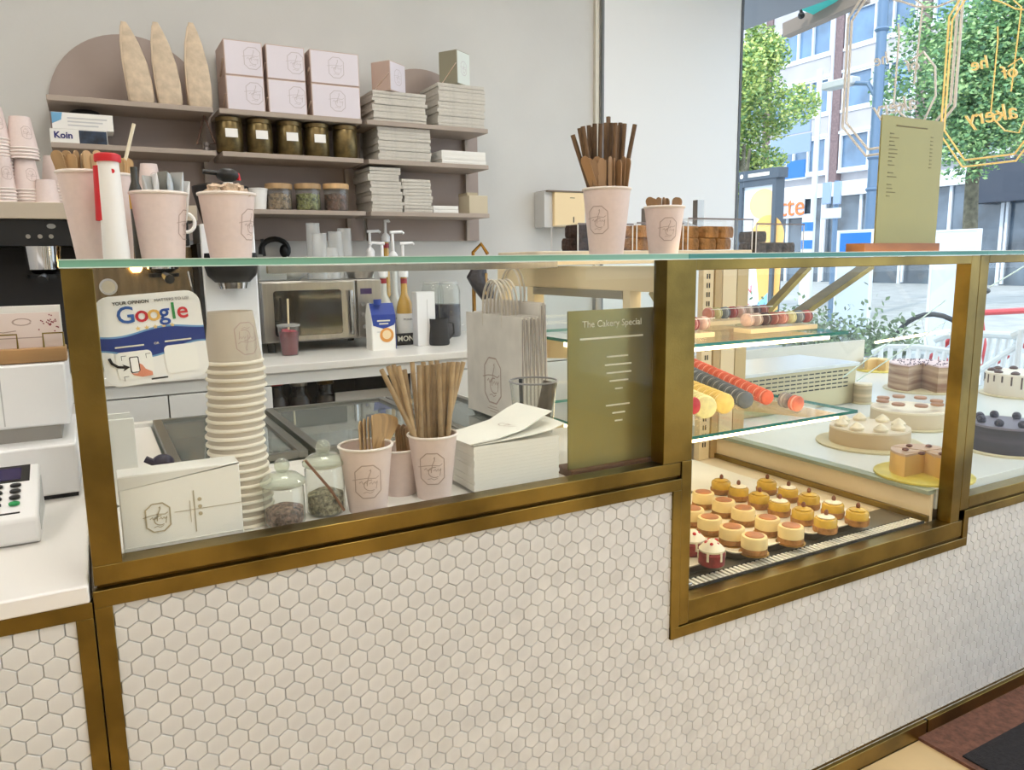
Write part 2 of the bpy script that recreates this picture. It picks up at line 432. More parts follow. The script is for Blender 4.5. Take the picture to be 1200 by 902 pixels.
# --- main counter
mc = thing('glass_counter_base', 'long white hexagon tiled counter front with stepped brass edging', 'counter', (1.0, D, 0))
XC0, XC1 = .9526, 1.953; ZC = .506; ZR = .58
obj('carcass', MB().box(XJ, .96, D + .0005, 1.52, .05, .835), grout_m, mc, world=True)
obj('carcass', MB().box(.96, 1.95, D + .0005, 1.95, .05, .53), grout_m, mc, world=True)
obj('carcass', MB().box(1.95, XR, D + .0005, 2.6, .05, .60), grout_m, mc, world=True)
def ins(x, z):
    if z < .045: return False
    if x < XJ + .010: return False
    if x < XC0 + .012: return z < ZTF - .014
    if x < XC1 - .006: return z < ZC + .004
    return z < ZR + .004 and x < XR
tiles(mc, ins, XJ, XR)
y0, y1 = D - .011, D + .004
def trim(*b, nm='brass_trim', m=brass_m): return obj(nm, MB().box(*b), m, mc, world=True, bevel=.001)
trim(XJ + .0005, XC0 + .02, y0, y1, ZT0, ZTF)                     # under the glass bay
trim(XJ + .0005, XJ + .022, y0 + .0005, y1, 0, ZT0)               # vertical at the joint
trim(XC0, XC0 + .021, y0 + .0005, y1, ZC, ZT0)                    # left of the pastry case
trim(XC0, XC1, y0, y1, ZC - .001, ZC + .022)                      # under the pastry case
trim(XC1 - .02, XC1 + .001, y0 + .0005, y1, ZC, ZR + .022)        # step up
trim(XC1 - .02, XR, y0, y1, ZR, ZR + .023)                        # under the cake vitrine
trim(XJ, XR, D - .006, D + .01, .046, .054, nm='shadow_trim', m=brassd_m)
xs = P(1080, 850, D).x
trim(XJ, xs - .004, D - .016, D + .008, 0, .044, nm='kick_plate'); trim(xs + .004, XR, D - .016, D + .008, 0, .044, nm='kick_plate')
trim(xs - .004, xs + .004, D - .012, D + .008, 0, .044, nm='joint', m=black_m)
# --- brass framed glass bay with open shelf (left) --------------------------------
GT = H + .0085 * D; GB = H - .0015 * D         # glass top slab top / underside
gb = thing('glass_bay', 'brass framed glass screen bay holding cups, jars and napkins', 'display case', (.45, D, .837))
xp0 = P(70.5, 316, D).x; xp1 = P(109, 316, D).x
def gpart(nm, b, m=brass_m, bev=.001, par=None): return obj(nm, MB().box(*b), m, par or gb, world=True, bevel=bev)
gpart('post', (xp0, xp1, D - .006, D + .03, .868, GB - .0005))
gpart('bottom_rail', (xp0, .9735, D - .006, D + .03, .8415, .868))
gpart('shadow_gap', (xp0 + .003, .9735, D, D + .03, .8365, .8415), brassd_m, 0)
gpart('front_pane', (xp1, .928, D + .008, D + .014, .868, GB - .0006), glass_m, 0)
gpart('rear_rail', (.30, .95, 1.50, 1.515, GB - .016, GB - .001), steel_m)
gpart('rear_leg', (xp0, xp0 + .02, 1.5, 1.52, .857, GB - .001), brass_m)
gpart('bay_shelf', (xp0, .99, D + .031, 1.52, .838, .857), worktop_m)
# --- pastry case -------------------------------------------------------------------
pcx0, pcx1 = .928, 1.953
pc = thing('pastry_case', 'brass framed refrigerated pastry case with glass shelves, lights and trays', 'display case', (1.45, D, .53))
def ppart(nm, b, m=brass_m, bev=.001): return gpart(nm, b, m, bev, pc)
ppart('post', (.928, .999, D - .008, D + .03, .869, GB - .0005))
ppart('post', (XC0 + .0215, .999, D - .009, D + .03, .53, .869))
ppart('top_rail', (.999, 1.878, D - .007, D + .03, 1.235, GB - .0005))
ppart('bottom_rail', (.999, 1.93, D - .008, D + .03, .5345, .577))
ppart('bottom_ledge', (.96, 1.932, D - .004, D + .03, .5285, .5345), brassd_m, 0)
ppart('post', (1.878, 1.915, D - .007, D + .03, .577, GB - .0005)); ppart('post', (1.9165, 1.953, D - .007, D + .03, .604, GB - .0005))
ppart('front_pane', (.999, 1.878, D + .012, D + .018, .577, 1.235), glass_m, 0)
deck_m = M('case_deck', (232, 214, 180), .45)
ppart('deck', (.965, 1.85, D + .031, 1.92, .531, .575), deck_m)
ppart('side_wall', (1.85, 1.862, D + .031, 1.92, .531, .648), deck_m)
ppart('brass_strip', (1.840, 1.8495, D + .031, 1.92, .5755, .592), brass_m)
ppart('side_cap', (1.838, 1.872, D + .031, 1.92, .648, .6595), M('cap_glass_green', (150, 160, 140), .3))
# vent grille at the front of the deck
gr = obj('vent_grille', MB().box(1.0, 1.83, D + .031, D + .034, .5755, .582).box(1.0, 1.83, D + .064, D + .067, .5755, .582).box(1.0, 1.83, D + .034, D + .064, .5755, .5758), blackm_m, pc, world=True)
slat = MB().box(-.0036, .0036, 0, .030, 0, .006).mesh('slat'); slat.materials.append(M('slat_cream', (236, 230, 214), .4))
for i in range(61):
    o = bpy.data.objects.new('slat', slat); COL.objects.link(o); o.parent = gr; o.location = (1.008 + i * .0135, D + .034, .576)
obj('grille_knob', MB().box(1.01, 1.05, D + .036, D + .06, .582, .588), steel_m, pc, world=True, bevel=.002)
ppart('led_bar', (1.01, 1.86, D + .033, D + .042, 1.238, 1.25), led_m, 0)  # unseen strip added behind the top rail to brighten the case
ppart('led_bar', (1.036, 1.045, D + .06, 1.85, 1.2, 1.21), led_m, 0)
ppart('front_channel', (1.0, 1.839, D + .068, D + .16, .5752, .5758), M('channel_steel', (128, 120, 104), .4, .6), 0)
# left side frame of the case (cream, lit), seen through the bay
cs0 = 1.004
for b in ((cs0, cs0 + .03, D + .04, 1.9, 1.19, 1.243), (cs0, cs0 + .03, 1.70, 1.735, .58, 1.19), (cs0, cs0 + .03, 1.3, 1.325, .58, 1.19), (cs0, cs0 + .03, 1.87, 1.9, .58, 1.19)):
    ppart('side_frame', b, cream_m)
ppart('side_lining', (cs0 - .003, cs0 + .033, 1.325, 1.7, 1.172, 1.19), M('grey_seal', (150, 142, 124), .6), 0)
ppart('side_pane', (cs0 + .012, cs0 + .017, D + .04, 1.87, .58, 1.19), glass_m, 0)
obj('side_brace', MB().bar((cs0 + .024, 1.14, 1.08), (cs0 + .024, 1.25, 1.19), .012, .022, (1, 0, 0)), M('brace', (196, 182, 140), .5), pc, world=True)
# rear uprights with slots
for (u0, u1, m_) in ((824, 836, cream_m), (847, 863, cream_m), (838, 846, M('upright_tan', (196, 168, 120), .5)), (864, 877, M('upright_tan2', (206, 182, 132), .5))):
    a = P(u0, 345, 1.9).x; b = P(u1, 345, 1.9).x
    ppart('rear_upright', (a, b, 1.9, 1.925, .576, 1.243), m_)
sx0 = P(827, 345, 1.9).x
for z in [.62 + .03 * i for i in range(20)]:
    for dx in (.003, .013):
        ppart('slot', (sx0 + dx, sx0 + dx + .003, 1.8975, 1.9, z, z + .016), blackm_m, 0)
ppart('rear_top_rail', (1.034, 2.1, 1.9, 1.925, 1.2435, 1.2535), cream_m)
ppart('rear_door', (1.034, 1.36, 1.905, 1.91, .58, 1.24), glass_m, 0); ppart('rear_door', (1.35, 1.7, 1.914, 1.919, .58, 1.24), glass_m, 0)
ppart('door_edge', (1.34, 1.36, 1.9, 1.92, .58, 1.24), steel_m)
# glass shelves with lit edges
for z, yf, xr in ((.843, 1.3, 1.77), (1.053, 1.33, 1.755)):
    mb = MB(); mb.box(1.036, xr, yf, 1.86, z, z + .008); mb.mi = [0, 0, 1, 1, 1, 1]
    obj('glass_shelf', mb, [glass_m, edge_r], pc, world=True, smooth=False)
    ppart('led_bar', (1.04, xr - .06, yf + .012, yf + .026, z - .011, z - .001), led_m, 0)
    ppart('led_bar', (1.04, xr - .25, 1.6, 1.615, z - .012, z - .001), led_m, 0)
    for x in (1.05, xr - .05):
        obj('shelf_bracket', MB().prism([(yf + .02, z - .001), (1.9, z - .001), (1.9, z - .07), (yf + .12, z - .028)], 'x', x, x + .008), cream_m, pc, world=True)
# --- glass counter tops -------------------------------------------------------------
def slab(x0, x1, m, label):
    mb = MB(); mb.box(x0, x1, D - .0135, 1.78, GB, GT); mb.mi = [0, 0, 1, 1, 1, 1]
    o = obj('glass_countertop', mb, [glass_m, m], smooth=False)
    for za, zb_ in ((GB, GB + .0014), (GT - .0012, GT)): obj('edge_highlight', MB().box(x0, x1, D - .0145, D - .0135, za, zb_), M('pale_glass_edge', (206, 226, 216), .12, spec=.8), o)  # pale strips paint the bevel highlights along the slab edge
    tag(o, label, 'glass top', 'glass counter tops'); return o
gx0 = P(68, 308, D - .014).x; gx1 = P(808, 300, D - .014).x; gx2 = P(1158, 296, D - .014).x
slab(gx0, gx1 - .001, edge_l, 'pale green edged glass counter top over the cup and napkin bay')
slab(gx1, gx2 - .001, edge_r, 'teal edged glass counter top over the pastry case')
slab(gx2, XR, edge_r, 'teal edged glass counter top over the cake vitrine by the window')
# --- cake vitrine by the window ------------------------------------------------------
cv = thing('cake_vitrine', 'white decked cake vitrine with brass edging next to the street window', 'display case', (2.6, 1.5, .6))
def vpart(nm, b, m=brass_m, bev=.001): return gpart(nm, b, m, bev, cv)
vdeck = M('vitrine_deck', (226, 232, 232), .22)
vpart('deck', (1.8725, XR, D + .031, 2.62, .605, .66), vdeck)
vpart('bottom_rail', (1.9535, XR, D - .007, D + .03, .6085, .637))
vpart('ledge', (1.96, XR, D - .002, D + .03, .6035, .6085), brassd_m, 0)
vpart('top_rail', (1.9535, XR, D - .007, D + .03, 1.236, GB - .0005))
vpart('front_pane', (1.9535, XR, D + .012, D + .018, .637, 1.236), glass_m, 0)
vpart('rear_panel', (1.8725, XR, 2.605, 2.62, .66, .82), M('vitrine_back', (214, 212, 200), .4))
# cooling unit with slotted face
ya = 2.02
xa = P(870, 450, ya).x; xb = P(1003, 440, ya).x
zb0 = P(1003, 428, ya).z; zb1 = P(1003, 452, ya).z
cu = obj('cooling_unit', MB().box(xa, xb, ya, ya + .28, .661, zb0), M('brushed_champagne', (196, 184, 146), .35, .5), cv, world=True, bevel=.003)
nsl = MB().box(0, .026, -.001, .001, 0, .005).mesh('slot'); nsl.materials.append(blackm_m)
for i in range(int((xb - xa - .05) / .034)):
    for j in range(5):
        o = bpy.data.objects.new('vent_slot', nsl); COL.objects.link(o); o.parent = cu
        o.location = (xa + .02 + i * .034, ya, zb1 + .004 + j * (zb0 - zb1 - .006) / 5)
vpart('unit_lid', (xa - .005, xb + .01, ya - .01, ya + .3, zb0 + .0005, zb0 + .014), vdeck, .002)
obj('led_tube', MB().tube([P(1026, 401, 2.35), P(1112, 387, 2.3)], .006), led_m, cv, world=True)
# slanted brass frame, a thinner bar modelled for its reflection, sloping glass
for (a, b, w_, y_) in (((906, 388), (1016, 312), .062, 2.0), ((876, 388), (946, 313), .04, 2.3)):
    obj('slanted_bar', MB().bar(P(a[0], a[1], y_), P(b[0], b[1], y_), .02, w_, (0, 1, 0)), brass_m, cv, world=True, bevel=.001)
pA, pB = P(925, 379, 2.0), P(1016, 316, 2.0)
pA = Vector((pA.x, 0, pA.z)); pB = Vector((pB.x, 0, min(pB.z, 1.25)))
dd = (pB - pA).normalized(); q0 = pA - dd * .42; q1 = pB
q1 = q0 + (q1 - q0) * 1.0
mb = MB(); nrm = Vector((-dd.z, 0, dd.x)) * .003
vs = [(p.x + s * nrm.x, y, p.z + s * nrm.z) for y in (1.62, 2.0) for p in (q0, q1) for s in (-1, 1)]
mb.add(vs, [(0, 1, 3, 2), (4, 6, 7, 5), (0, 4, 5, 1), (2, 3, 7, 6), (0, 2, 6, 4), (1, 5, 7, 3)])
obj('sloping_pane', mb, pane_m, cv, world=True, smooth=False)
pe = M('pale_glass_edge', (206, 226, 216), .12, spec=.8)
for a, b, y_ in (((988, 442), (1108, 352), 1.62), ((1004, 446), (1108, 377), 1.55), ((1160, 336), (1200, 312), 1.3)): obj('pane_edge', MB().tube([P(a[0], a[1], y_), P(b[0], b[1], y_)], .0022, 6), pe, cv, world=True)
# ================================================================ back counter
BF = 2.78; BZ = .898
bc = thing('back_counter', 'white panelled back counter with an open dark niche under the microwave', 'counter', (.5, BF, 0))
def bpart(nm, b, m=white_m, bev=.001, par=None): return obj(nm, MB().box(*b), m, par or bc, world=(par is None or par is bc), bevel=bev)
xn0 = .545; xn1 = P(484, 450, BF).x; xend = 2.05
bpart('fascia', (-1.9, xend - .005, BF + .012, BF + .03, .825, .868))
bpart('drawer_front', (-1.9, -.28, BF + .01, BF + .03, .12, .82)); bpart('drawer_front', (-.275, .2, BF + .01, BF + .03, .12, .82)); bpart('drawer_front', (.205, xn0, BF + .01, BF + .03, .12, .82))
bpart('drawer_front', (xn1, xend - .005, BF + .01, BF + .03, .46, .82)); bpart('drawer_front', (xn1, xend - .005, BF + .01, BF + .03, .12, .455))
bpart('end_panel', (xend - .025, xend - .005, BF + .03, WY - .01, 0, .868)); bpart('niche_side', (xn0 - .02, xn0, BF + .03, WY - .02, .1, .868), blackm_m); bpart('niche_side', (xn1, xn1 + .02, BF + .03, WY - .02, .1, .868), blackm_m)
bpart('niche_back', (xn0, xn1, WY - .05, WY - .02, .1, .868), blackm_m); bpart('niche_floor', (xn0, xn1, BF + .02, WY - .05, .5, .52), blackm_m)
bpart('plinth', (-1.9, xend - .03, BF + .06, BF + .08, 0, .12), blackm_m)
wk = obj('back_worktop', MB().box(-1.9, xend, BF, WY - .005, .8685, BZ), worktop_m, bevel=.003)
tag(wk, 'white worktop along the back wall under the microwave and coffee machine', 'worktop')
# things standing in the dark niche
nm_ = M('dark_jar', (58, 46, 44), .25, noise=(20, .5)); lab_m = M('pale_label', (214, 206, 196), .6)
for i, (u, v, lb) in enumerate(((324, 487, 'dark glass jar with red lid in the niche under the back counter'), (352, 487, 'dark glass jar with white label in the niche under the back counter'), (383, 484, 'brown glass jar without label in the niche under the back counter'))):
    p = P(u, v, 2.95); t = thing('niche_jar', lb, 'jar', (p.x, 2.95, .52), 0, 'jars in the niche')
    hh = p.z - .52 + .12
    obj('body', MB().lathe([(.04, 0), (.045, .01), (.045, hh * .8), (.03, hh * .9), (.03, hh)], 20), nm_, t)
    obj('lid', MB().lathe([(.033, hh), (.033, hh + .02)], 20), (red_m, steel_m, brassd_m)[i], t)
    if i == 1: obj('label', MB().box(-.022, .022, -.047, -.044, hh - .1, hh - .07), lab_m, t)
s = thing('price_card', 'pale printed board leaning in the niche under the back counter', 'sign', (P(430, 480, 2.9).x, 2.9, .52))
p0 = P(393, 470, 2.9); p1 = P(478, 452, 2.9)
obj('board', MB().box(p0.x - s.location.x, p1.x - s.location.x, -.006, .006, 0, p1.z - .52), M('board_grey', (206, 202, 196), .5), s)
text('BO', .055, ink_m, s, (-.03, -.0075, p1.z - .52 - .1))
# --- espresso machine on the back counter
EY = 2.95
ex1 = P(231, 250, EY).x; ez1 = P(100, 238, EY).z; ez0 = P(100, 257, EY).z; eb = P(60, 288, EY).z
em = thing('espresso_machine', 'large black and steel espresso machine with cups stacked on its top tray', 'coffee machine', (0, EY, BZ))
def epart(nm, b, m, bev=.002): return obj(nm, MB().box(*b), m, em, world=True, bevel=bev)
epart('top_tray', (-.75, ex1, EY, WY - .12, ez0, ez1), M('tray_taupe', (190, 176, 156), .5))
epart('head', (-.74, ex1 - .03, EY + .02, WY - .14, eb, ez0 - .001), black_m)
epart('splash_back', (-.72, ex1 - .004, EY + .2, WY - .16, BZ + .07, eb - .001), M('bronze_steel', (160, 138, 108), .22, 1., noise=(40, .2, (1, 1, .1))))
epart('dark_recess', (-.73, P(100, 320, EY + .18).x, EY + .18, EY + .199, BZ + .07, eb - .001), blackm_m)
epart('drip_tray', (-.73, ex1 - .03, EY, WY - .15, BZ + .02, BZ + .07), steel_m)
for x in (-.68, ex1 - .1):
    for y in (EY + .05, WY - .25): obj('foot', MB().lathe([(.02, 0), (.025, .02)], 12, (x, y - EY, 0)), black_m, em)
for u in (33, 47, 60):
    q = P(u, 277, EY + .02); obj('button', MB().prism(arc(q.x, q.z, .007, .007, 0, 330, 11), 'y', EY + .015, EY + .021), steel_m, em, world=True)
q = P(60, 265, EY + .02); obj('badge', MB().prism(arc(q.x, q.z, .013, .008, 0, 330, 11), 'y', EY + .015, EY + .021), M('badge_grey', (150, 150, 146), .3), em, world=True)
for u in (50, 190):
    q = P(u, 300, EY + .1); obj('group_head', MB().lathe([(.028, q.z - .06), (.052, q.z - .045), (.058, eb)], 24, (q.x, EY + .1 - EY, -BZ)), chrome_m, em)
    obj('portafilter', MB().lathe([(.05, q.z - .075), (.052, q.z - .062)], 24, (q.x, .1, -BZ)).tube([(q.x, .06, q.z - .068 - BZ), (q.x, -.12, q.z - .08 - BZ)], [.012, .016]), black_m, em)
q = P(127, 336, EY + .2)
g = obj('pressure_gauge', MB().prism(arc(q.x, q.z, .03, .03, 0, 345, 23), 'y', EY + .19, EY + .2), chrome_m, em, world=True)
obj('dial', MB().prism(arc(q.x, q.z, .022, .022, 0, 345, 23), 'y', EY + .187, EY + .19), M('dial_face', (214, 208, 190), .4), g)
obj('steam_wand', MB().tube([P(221, 318, EY + .05), P(227, 345, EY + .03), P(232, 372, EY)], .006), chrome_m, em, world=True)
q = P(160, 319, EY + .15)
obj('lamp_glint', MB().lathe([(.012, 0), (.02, .012), (.02, .02)], 12, (q.x, .15, q.z - BZ)), M('warm_glint', (255, 206, 120), .4, emit=14), em)  # glowing bead standing in for a lamp reflection on the steel
# cups on its tray
small = dict(h=.095, rt=.042, rb=.029)
def cup_stack(u, n, Y, lab, sp=.0105, top=True, h=.1, rt=.044, rb=.03, z=None):
    x = P(u, 238, Y).x; z = z or ez1
    for i in range(n):
        cup((x, Y, z + i * sp), lab, h=h, rt=rt, rb=rb, group='pink cups on the coffee machine', flip=True, ang=math.pi - .5 if i == n - 1 else None, lsize=.03)
cup_stack(2, 20, 3.02, 'pink paper cup upside down in the single tall stack on the coffee machine', .0105)
cup_stack(34, 5, 3.03, 'pink upturned paper cup in the lower half of the coffee machine double stack', .0105)
cup_stack(34, 4, 3.03, 'pink upturned paper cup in the upper half of the coffee machine double stack', .0105, z=ez1 + .1 + 4 * .0105 + .001)
cup_stack(8, 5, 2.985, 'narrow pink upturned paper cup in the short front stack on the coffee machine', .0105, h=.1, rt=.03, rb=.022)
cup((P(56, 235, 3.0).x, 3.0, ez1), 'single small pink paper cup upside down on the coffee machine tray', h=.075, rt=.036, rb=.028, flip=True, group='pink cups on the coffee machine')
cup_stack(68, 8, 3.18, 'pink paper cup upside down in the stack behind the wooden forks', .0105)
cup_stack(122, 6, 3.12, 'pink paper cup upside down in the stack behind the white shaker', .011)
cup_stack(178, 6, 3.1, 'pink paper cup upside down in the stack behind the sachets', .0105, rt=.04, rb=.028)
# --- grinder beside it
GY = 2.96
ga = P(240, 330, GY).x; gb2 = P(304, 330, GY).x
gd = thing('coffee_grinder', 'white upright coffee grinder with a black rounded spout beside the microwave', 'grinder', ((ga + gb2) / 2, GY, BZ))
hw = (gb2 - ga) / 2
obj('body', MB().box(-hw, hw, .03, .25, 0, P(270, 262, GY).z - BZ), whitepl_m, gd, bevel=.006)
gz = P(272, 316, GY).z - BZ
obj('spout', MB().lathe([(.06, -.045), (.085, -.02), (.095, .02), (.09, .06)], 28, (0, -.0, gz)), black_m, gd)
obj('ring', MB().lathe([(.018, -.075), (.05, -.068), (.055, -.046)], 24, (0, 0, gz)), chrome_m, gd)
obj('hopper', MB().lathe([(.07, 0), (.1, .12), (.1, .14), (.06, .15)], 24, (0, .12, P(270, 262, GY).z - BZ)), black_m, gd)
obj('side_strip', MB().box(-hw - .012, -hw, .04, .24, 0, P(270, 285, GY).z - BZ), blackm_m, gd)
# --- microwave
MY = 3.15
mx0 = P(306, 360, MY).x; mx1 = P(447, 345, MY).x; mz1 = P(306, 330, MY).z; mz0 = P(312, 403, MY).z
mw = thing('microwave', 'stainless steel microwave oven with dark door window on the back counter', 'microwave', ((mx0 + mx1) / 2, MY, BZ))
cxm = mw.location.x; hwm = (mx1 - mx0) / 2
obj('body', MB().box(-hwm, hwm, .012, .40, mz0 - BZ, mz1 - BZ), steel_m, mw, bevel=.004)
dr = obj('door', MB().box(-hwm + .003, P(416, 360, MY).x - cxm, -.012, .0115, mz0 - BZ + .006, mz1 - BZ - .004), steel_m, mw, bevel=.004)
wa = P(319, 341, MY); wb = P(401, 390, MY)
obj('door_window', MB().prism(rrect(wa.x - cxm, wb.x - cxm, wb.z - BZ, wa.z - BZ, .012), 'y', -.016, -.0121), M('oven_glass', (26, 22, 20), .06, spec=.8), dr)
obj('handle', MB().tube([P(411, 340, MY - .03) - mw.location, P(414, 392, MY - .03) - mw.location], .009).tube([P(411, 342, MY - .03) - mw.location, P(411, 342, MY - .03) - mw.location + Vector((0, .03, 0))], .005).tube([P(414, 390, MY - .03) - mw.location, P(414, 390, MY - .03) - mw.location + Vector((0, .03, 0))], .005), chrome_m, dr)
pa = P(418, 345, MY).x - cxm
obj('control_panel', MB().box(pa, hwm - .003, -.010, .0115, mz0 - BZ + .006, mz1 - BZ - .004), steel_m, mw, bevel=.002)
q = P(428, 341, MY); obj('display', MB().box(q.x - cxm - .025, q.x - cxm + .025, -.0115, -.0101, q.z - BZ - .012, q.z - BZ + .012), M('display_purple', (56, 36, 84), .2), mw)
for (u, v) in ((424, 356), (432, 356), (424, 368), (432, 368), (426, 382)):
    q = P(u, v, MY); obj('knob', MB().prism(arc(q.x - cxm, q.z - BZ, .009, .009, 0, 330, 11), 'y', -.018, -.0101), chrome_m, mw)
for x in (-hwm + .04, hwm - .04):
    for y in (.05, .34): obj('foot', MB().lathe([(.016, 0), (.016, mz0 - BZ)], 10, (x, y, 0)), black_m, mw)
MT = mz1 + .001
# on top of the microwave
def tumbler(u, vb, Y, h, rt, rb, label, z, name='plastic_cup', m=acryl_m, grp=None, cat='cup'):
    p = P(u, vb, Y); t = thing(name, label, cat, (p.x, Y, z), 0, grp)
    obj('body', MB().open_lathe([(0, .002), (rb, .002), (rt, h)], 24), m, t)
    obj('rim', MB().open_lathe([(rt + .0018 * math.cos(a), h + .0018 * math.sin(a)) for a in [2 * math.pi * i / 6 for i in range(7)]], 24), m, t)
    return t
frost_m = GLASS('frosted_plastic', (250, 250, 250), 1.0, 1.4, .12, milk=.3)
for i, (u, Y, h, r) in enumerate(((370, 3.3, .235, .034), (377, 3.22, .19, .036), (395, 3.3, .2, .036), (406, 3.32, .215, .036), (388, 3.22, .13, .04))):
    lb = ['tallest clear plastic cup stack on the microwave', 'clear plastic cup stack in front of the tallest one on the microwave', 'clear plastic cup stack in the middle of the microwave top', 'clear plastic cup stack nearest the syrup bottles', 'short clear plastic cup at the front of the microwave top'][i]
    t = tumbler(u, 330, Y, h, r * .8, r, lb, MT, m=frost_m)
bw = thing('glass_bowl', 'wide clear glass bowl with pale contents on the microwave', 'bowl', (P(340, 325, 3.3).x, 3.3, MT))
obj('bowl', MB().open_lathe([(.04, 0), (.07, .02), (.085, .06), (.088, .075)], 28), frost_m, bw); obj('contents', MB().sphere((0, 0, .035), .06, sz=.45), M('pale_dough', (222, 220, 204), .8), bw)
bx = thing('green_leaf_tub', 'clear tub of green leaves at the left end of the microwave top', 'tub', (P(318, 325, 3.26).x, 3.26, MT))
obj('tub', MB().box(-.055, .055, -.04, .04, 0, .065), frost_m, bx, bevel=.004); obj('leaves', MB().sphere((0, 0, .03), .038, sx=1.2, sz=.7), M('leaf_green', (120, 138, 92), .8, noise=(60, .4), bump=(80, 1)), bx)
bp2 = thing('steel_tray', 'round steel dish on the microwave beside the cups', 'dish', (P(432, 322, 3.25).x - .03, 3.27, MT))
obj('dish', MB().open_lathe([(0, .002), (.05, .002), (.06, .03), (.062, .03)], 24), steel_m, bp2)
hp = thing('wall_headset', 'black looped headset hanging on the taupe back panel', 'headset', P(325, 290, 3.555))
obj('band', MB().tube([P(306 + 0, 298, 3.555) - hp.location] + [P(322 + 16 * math.cos(math.radians(a)), 293 + 13 * -math.sin(math.radians(a)), 3.555) - hp.location for a in range(170, -40, -20)], .012), black_m, hp)
obj('ear_pad', MB().sphere(P(333, 294, 3.555) - hp.location, .03, sy=.7, sx=.7), black_m, hp); obj('clip', MB().bar(P(307, 280, 3.555) - hp.location, P(310, 300, 3.555) - hp.location, .012, .012), black_m, hp)
hp.location.z = hp.location.z
# --- red iced drink with straw
rd = Zp(340, 416, BZ); t = thing('iced_drink', 'clear cup of dark red iced drink with a straw on the back worktop', 'drink', rd)
dh = P(338, 381, rd.y).z - BZ
obj('cup', MB().open_lathe([(0, .001), (.032, .001), (.043, dh)], 24), jarg_m, t)
obj('lid', MB().open_lathe([(.0445, dh - .004), (.0445, dh + .003), (.03, dh + .006), (0, dh + .006)], 24), frost_m, t)
obj('drink', MB().lathe([(.0305, .003), (.0395, dh * .8)], 24), M('red_drink', (112, 12, 36), .15), t)
for i in range(5): obj('ice', MB().box(-.011, .011, -.011, .011, -.01, .012), M('red_ice', (196, 60, 84), .2), t, bevel=.003).location = (.018 * math.cos(i * 1.3), .018 * math.sin(i * 1.3) - .008, dh * .72 + .004 * (i % 3))
obj('straw', MB().tube([(-.0, .01, .01), P(337, 350, rd.y) - rd], .004), M('pale_straw', (224, 208, 170), .6), t)
# --- oat drink carton
cp = Zp(447, 409, BZ); cz = P(445, 355, cp.y).z - BZ
t = thing('drink_carton', 'white and blue milk carton with an orange cup picture on the back worktop', 'carton', cp)
obj('body', MB().loft([[(a, b, z) for a, b in rrect(-.052 * k, .052 * k, -.04 * kk, .04 * kk, .004, 1)] for z, k, kk in ((0, 1, 1), (cz - .05, 1, 1), (cz, 1, .35))]), card_m, t)
obj('blue_side', MB().box(.0525, .0535, -.04, .04, .002, cz - .05), blue_m, t)
obj('blue_band', MB().prism([(-.0525, cz - .045), (-.045, cz - .09), (0, cz - .105), (.045, cz - .09), (.0525, cz - .075), (.0525, cz - .045)], 'y', -.0412, -.0403).add([(-.052, -.0402, cz - .045), (.052, -.0402, cz - .045), (.051, -.0154, cz + .0005), (-.051, -.0154, cz + .0005)], [(0, 1, 2, 3)]), blue_m, t)
obj('cap', MB().lathe([(.016, 0), (.016, .022)], 16, (-.02, -.03, cz - .005)), blue_m, t)
obj('picture', MB().prism(arc(.012, .062, .03, .03, 0, 345, 23), 'y', -.0415, -.0403), M('carton_orange', (220, 150, 70), .5), t)
obj('picture', MB().prism(arc(.012, .064, .019, .019, 0, 345, 23), 'y', -.0418, -.0416), M('carton_foam', (240, 214, 170), .5), t)
obj('print_line', MB().box(-.028, .028, -.0418, -.0413, cz - .074, cz - .068).box(-.02, .02, -.0418, -.0413, cz - .086, cz - .081), whiteink_m, t); obj('print_line', MB().box(-.03, .03, -.0408, -.0403, cz - .119, cz - .115), M('print_blue'), t)
# --- syrup bottles in a rack
rk = Zp(478, 401, BZ); rk.y = 3.2; rx = P(471, 395, 3.2).x
t = thing('bottle_rack', 'black bottle rack printed with white lettering on the back worktop', 'rack', (rx, 3.2, BZ))
mbk = MB().box(-.095, .095, -.06, -.055, 0, .052).box(-.095, .095, .115, .12, 0, .09).box(-.095, .095, -.06, .12, 0, .005)
obj('tray', mbk, blackm_m, t)
for x in (-.095, .092): obj('side', MB().prism([(-.06, 0), (.12, 0), (.12, .11), (-.055, .055)], 'x', x, x + .004), blackm_m, t)
text('MONIN', .032, whiteink_m, t, (.012, -.0608, .028), bold=.0006)
def syrup(u, y, label, liquid, vcol, vtop, z=BZ + .006, dirx=1):
    x = P(u, vcol, y).x; hh = P(u, vcol, y).z - z; pump = max(.0, P(u, vtop, y).z - z - hh - .05)
    t = thing('syrup_bottle', label, 'bottle', (x, y, z), 0, 'syrup bottles with pumps')
    obj('glass', MB().lathe([(.033, 0), (.036, .01), (.036, .15), (.03, .18), (.015, .215), (.0135, hh)], 20), liquid, t)
    obj('label', MB().open_lathe([(.0366, .03), (.0366, .13)], 20), M('bottle_label', (236, 234, 228), .6), t)
    text('MONIN', .013, ink_m, t, (0, -.0372, .105))
    obj('neck_band', MB().open_lathe([(.0145, hh - .03), (.0145, hh - .008)], 16), M('neck_red', (150, 36, 46), .4), t)
    pz = hh
    obj('collar', MB().lathe([(.02, pz - .002), (.021, pz + .022), (.014, pz + .034), (.007, pz + .04), (.006, pz + .04 + pump)], 16), whitepl_m, t)
    p_ = obj('pump', MB().tube([(-.012 * dirx, 0, pz + .045 + pump), (.045 * dirx, 0, pz + .048 + pump), (.052 * dirx, 0, pz + .04 + pump)], .0065), whitepl_m, t)
    return t
clearsy = M('clear_syrup', (206, 206, 196), .08, spec=.8); amber = M('amber_syrup', (190, 150, 66), .08, spec=.8)
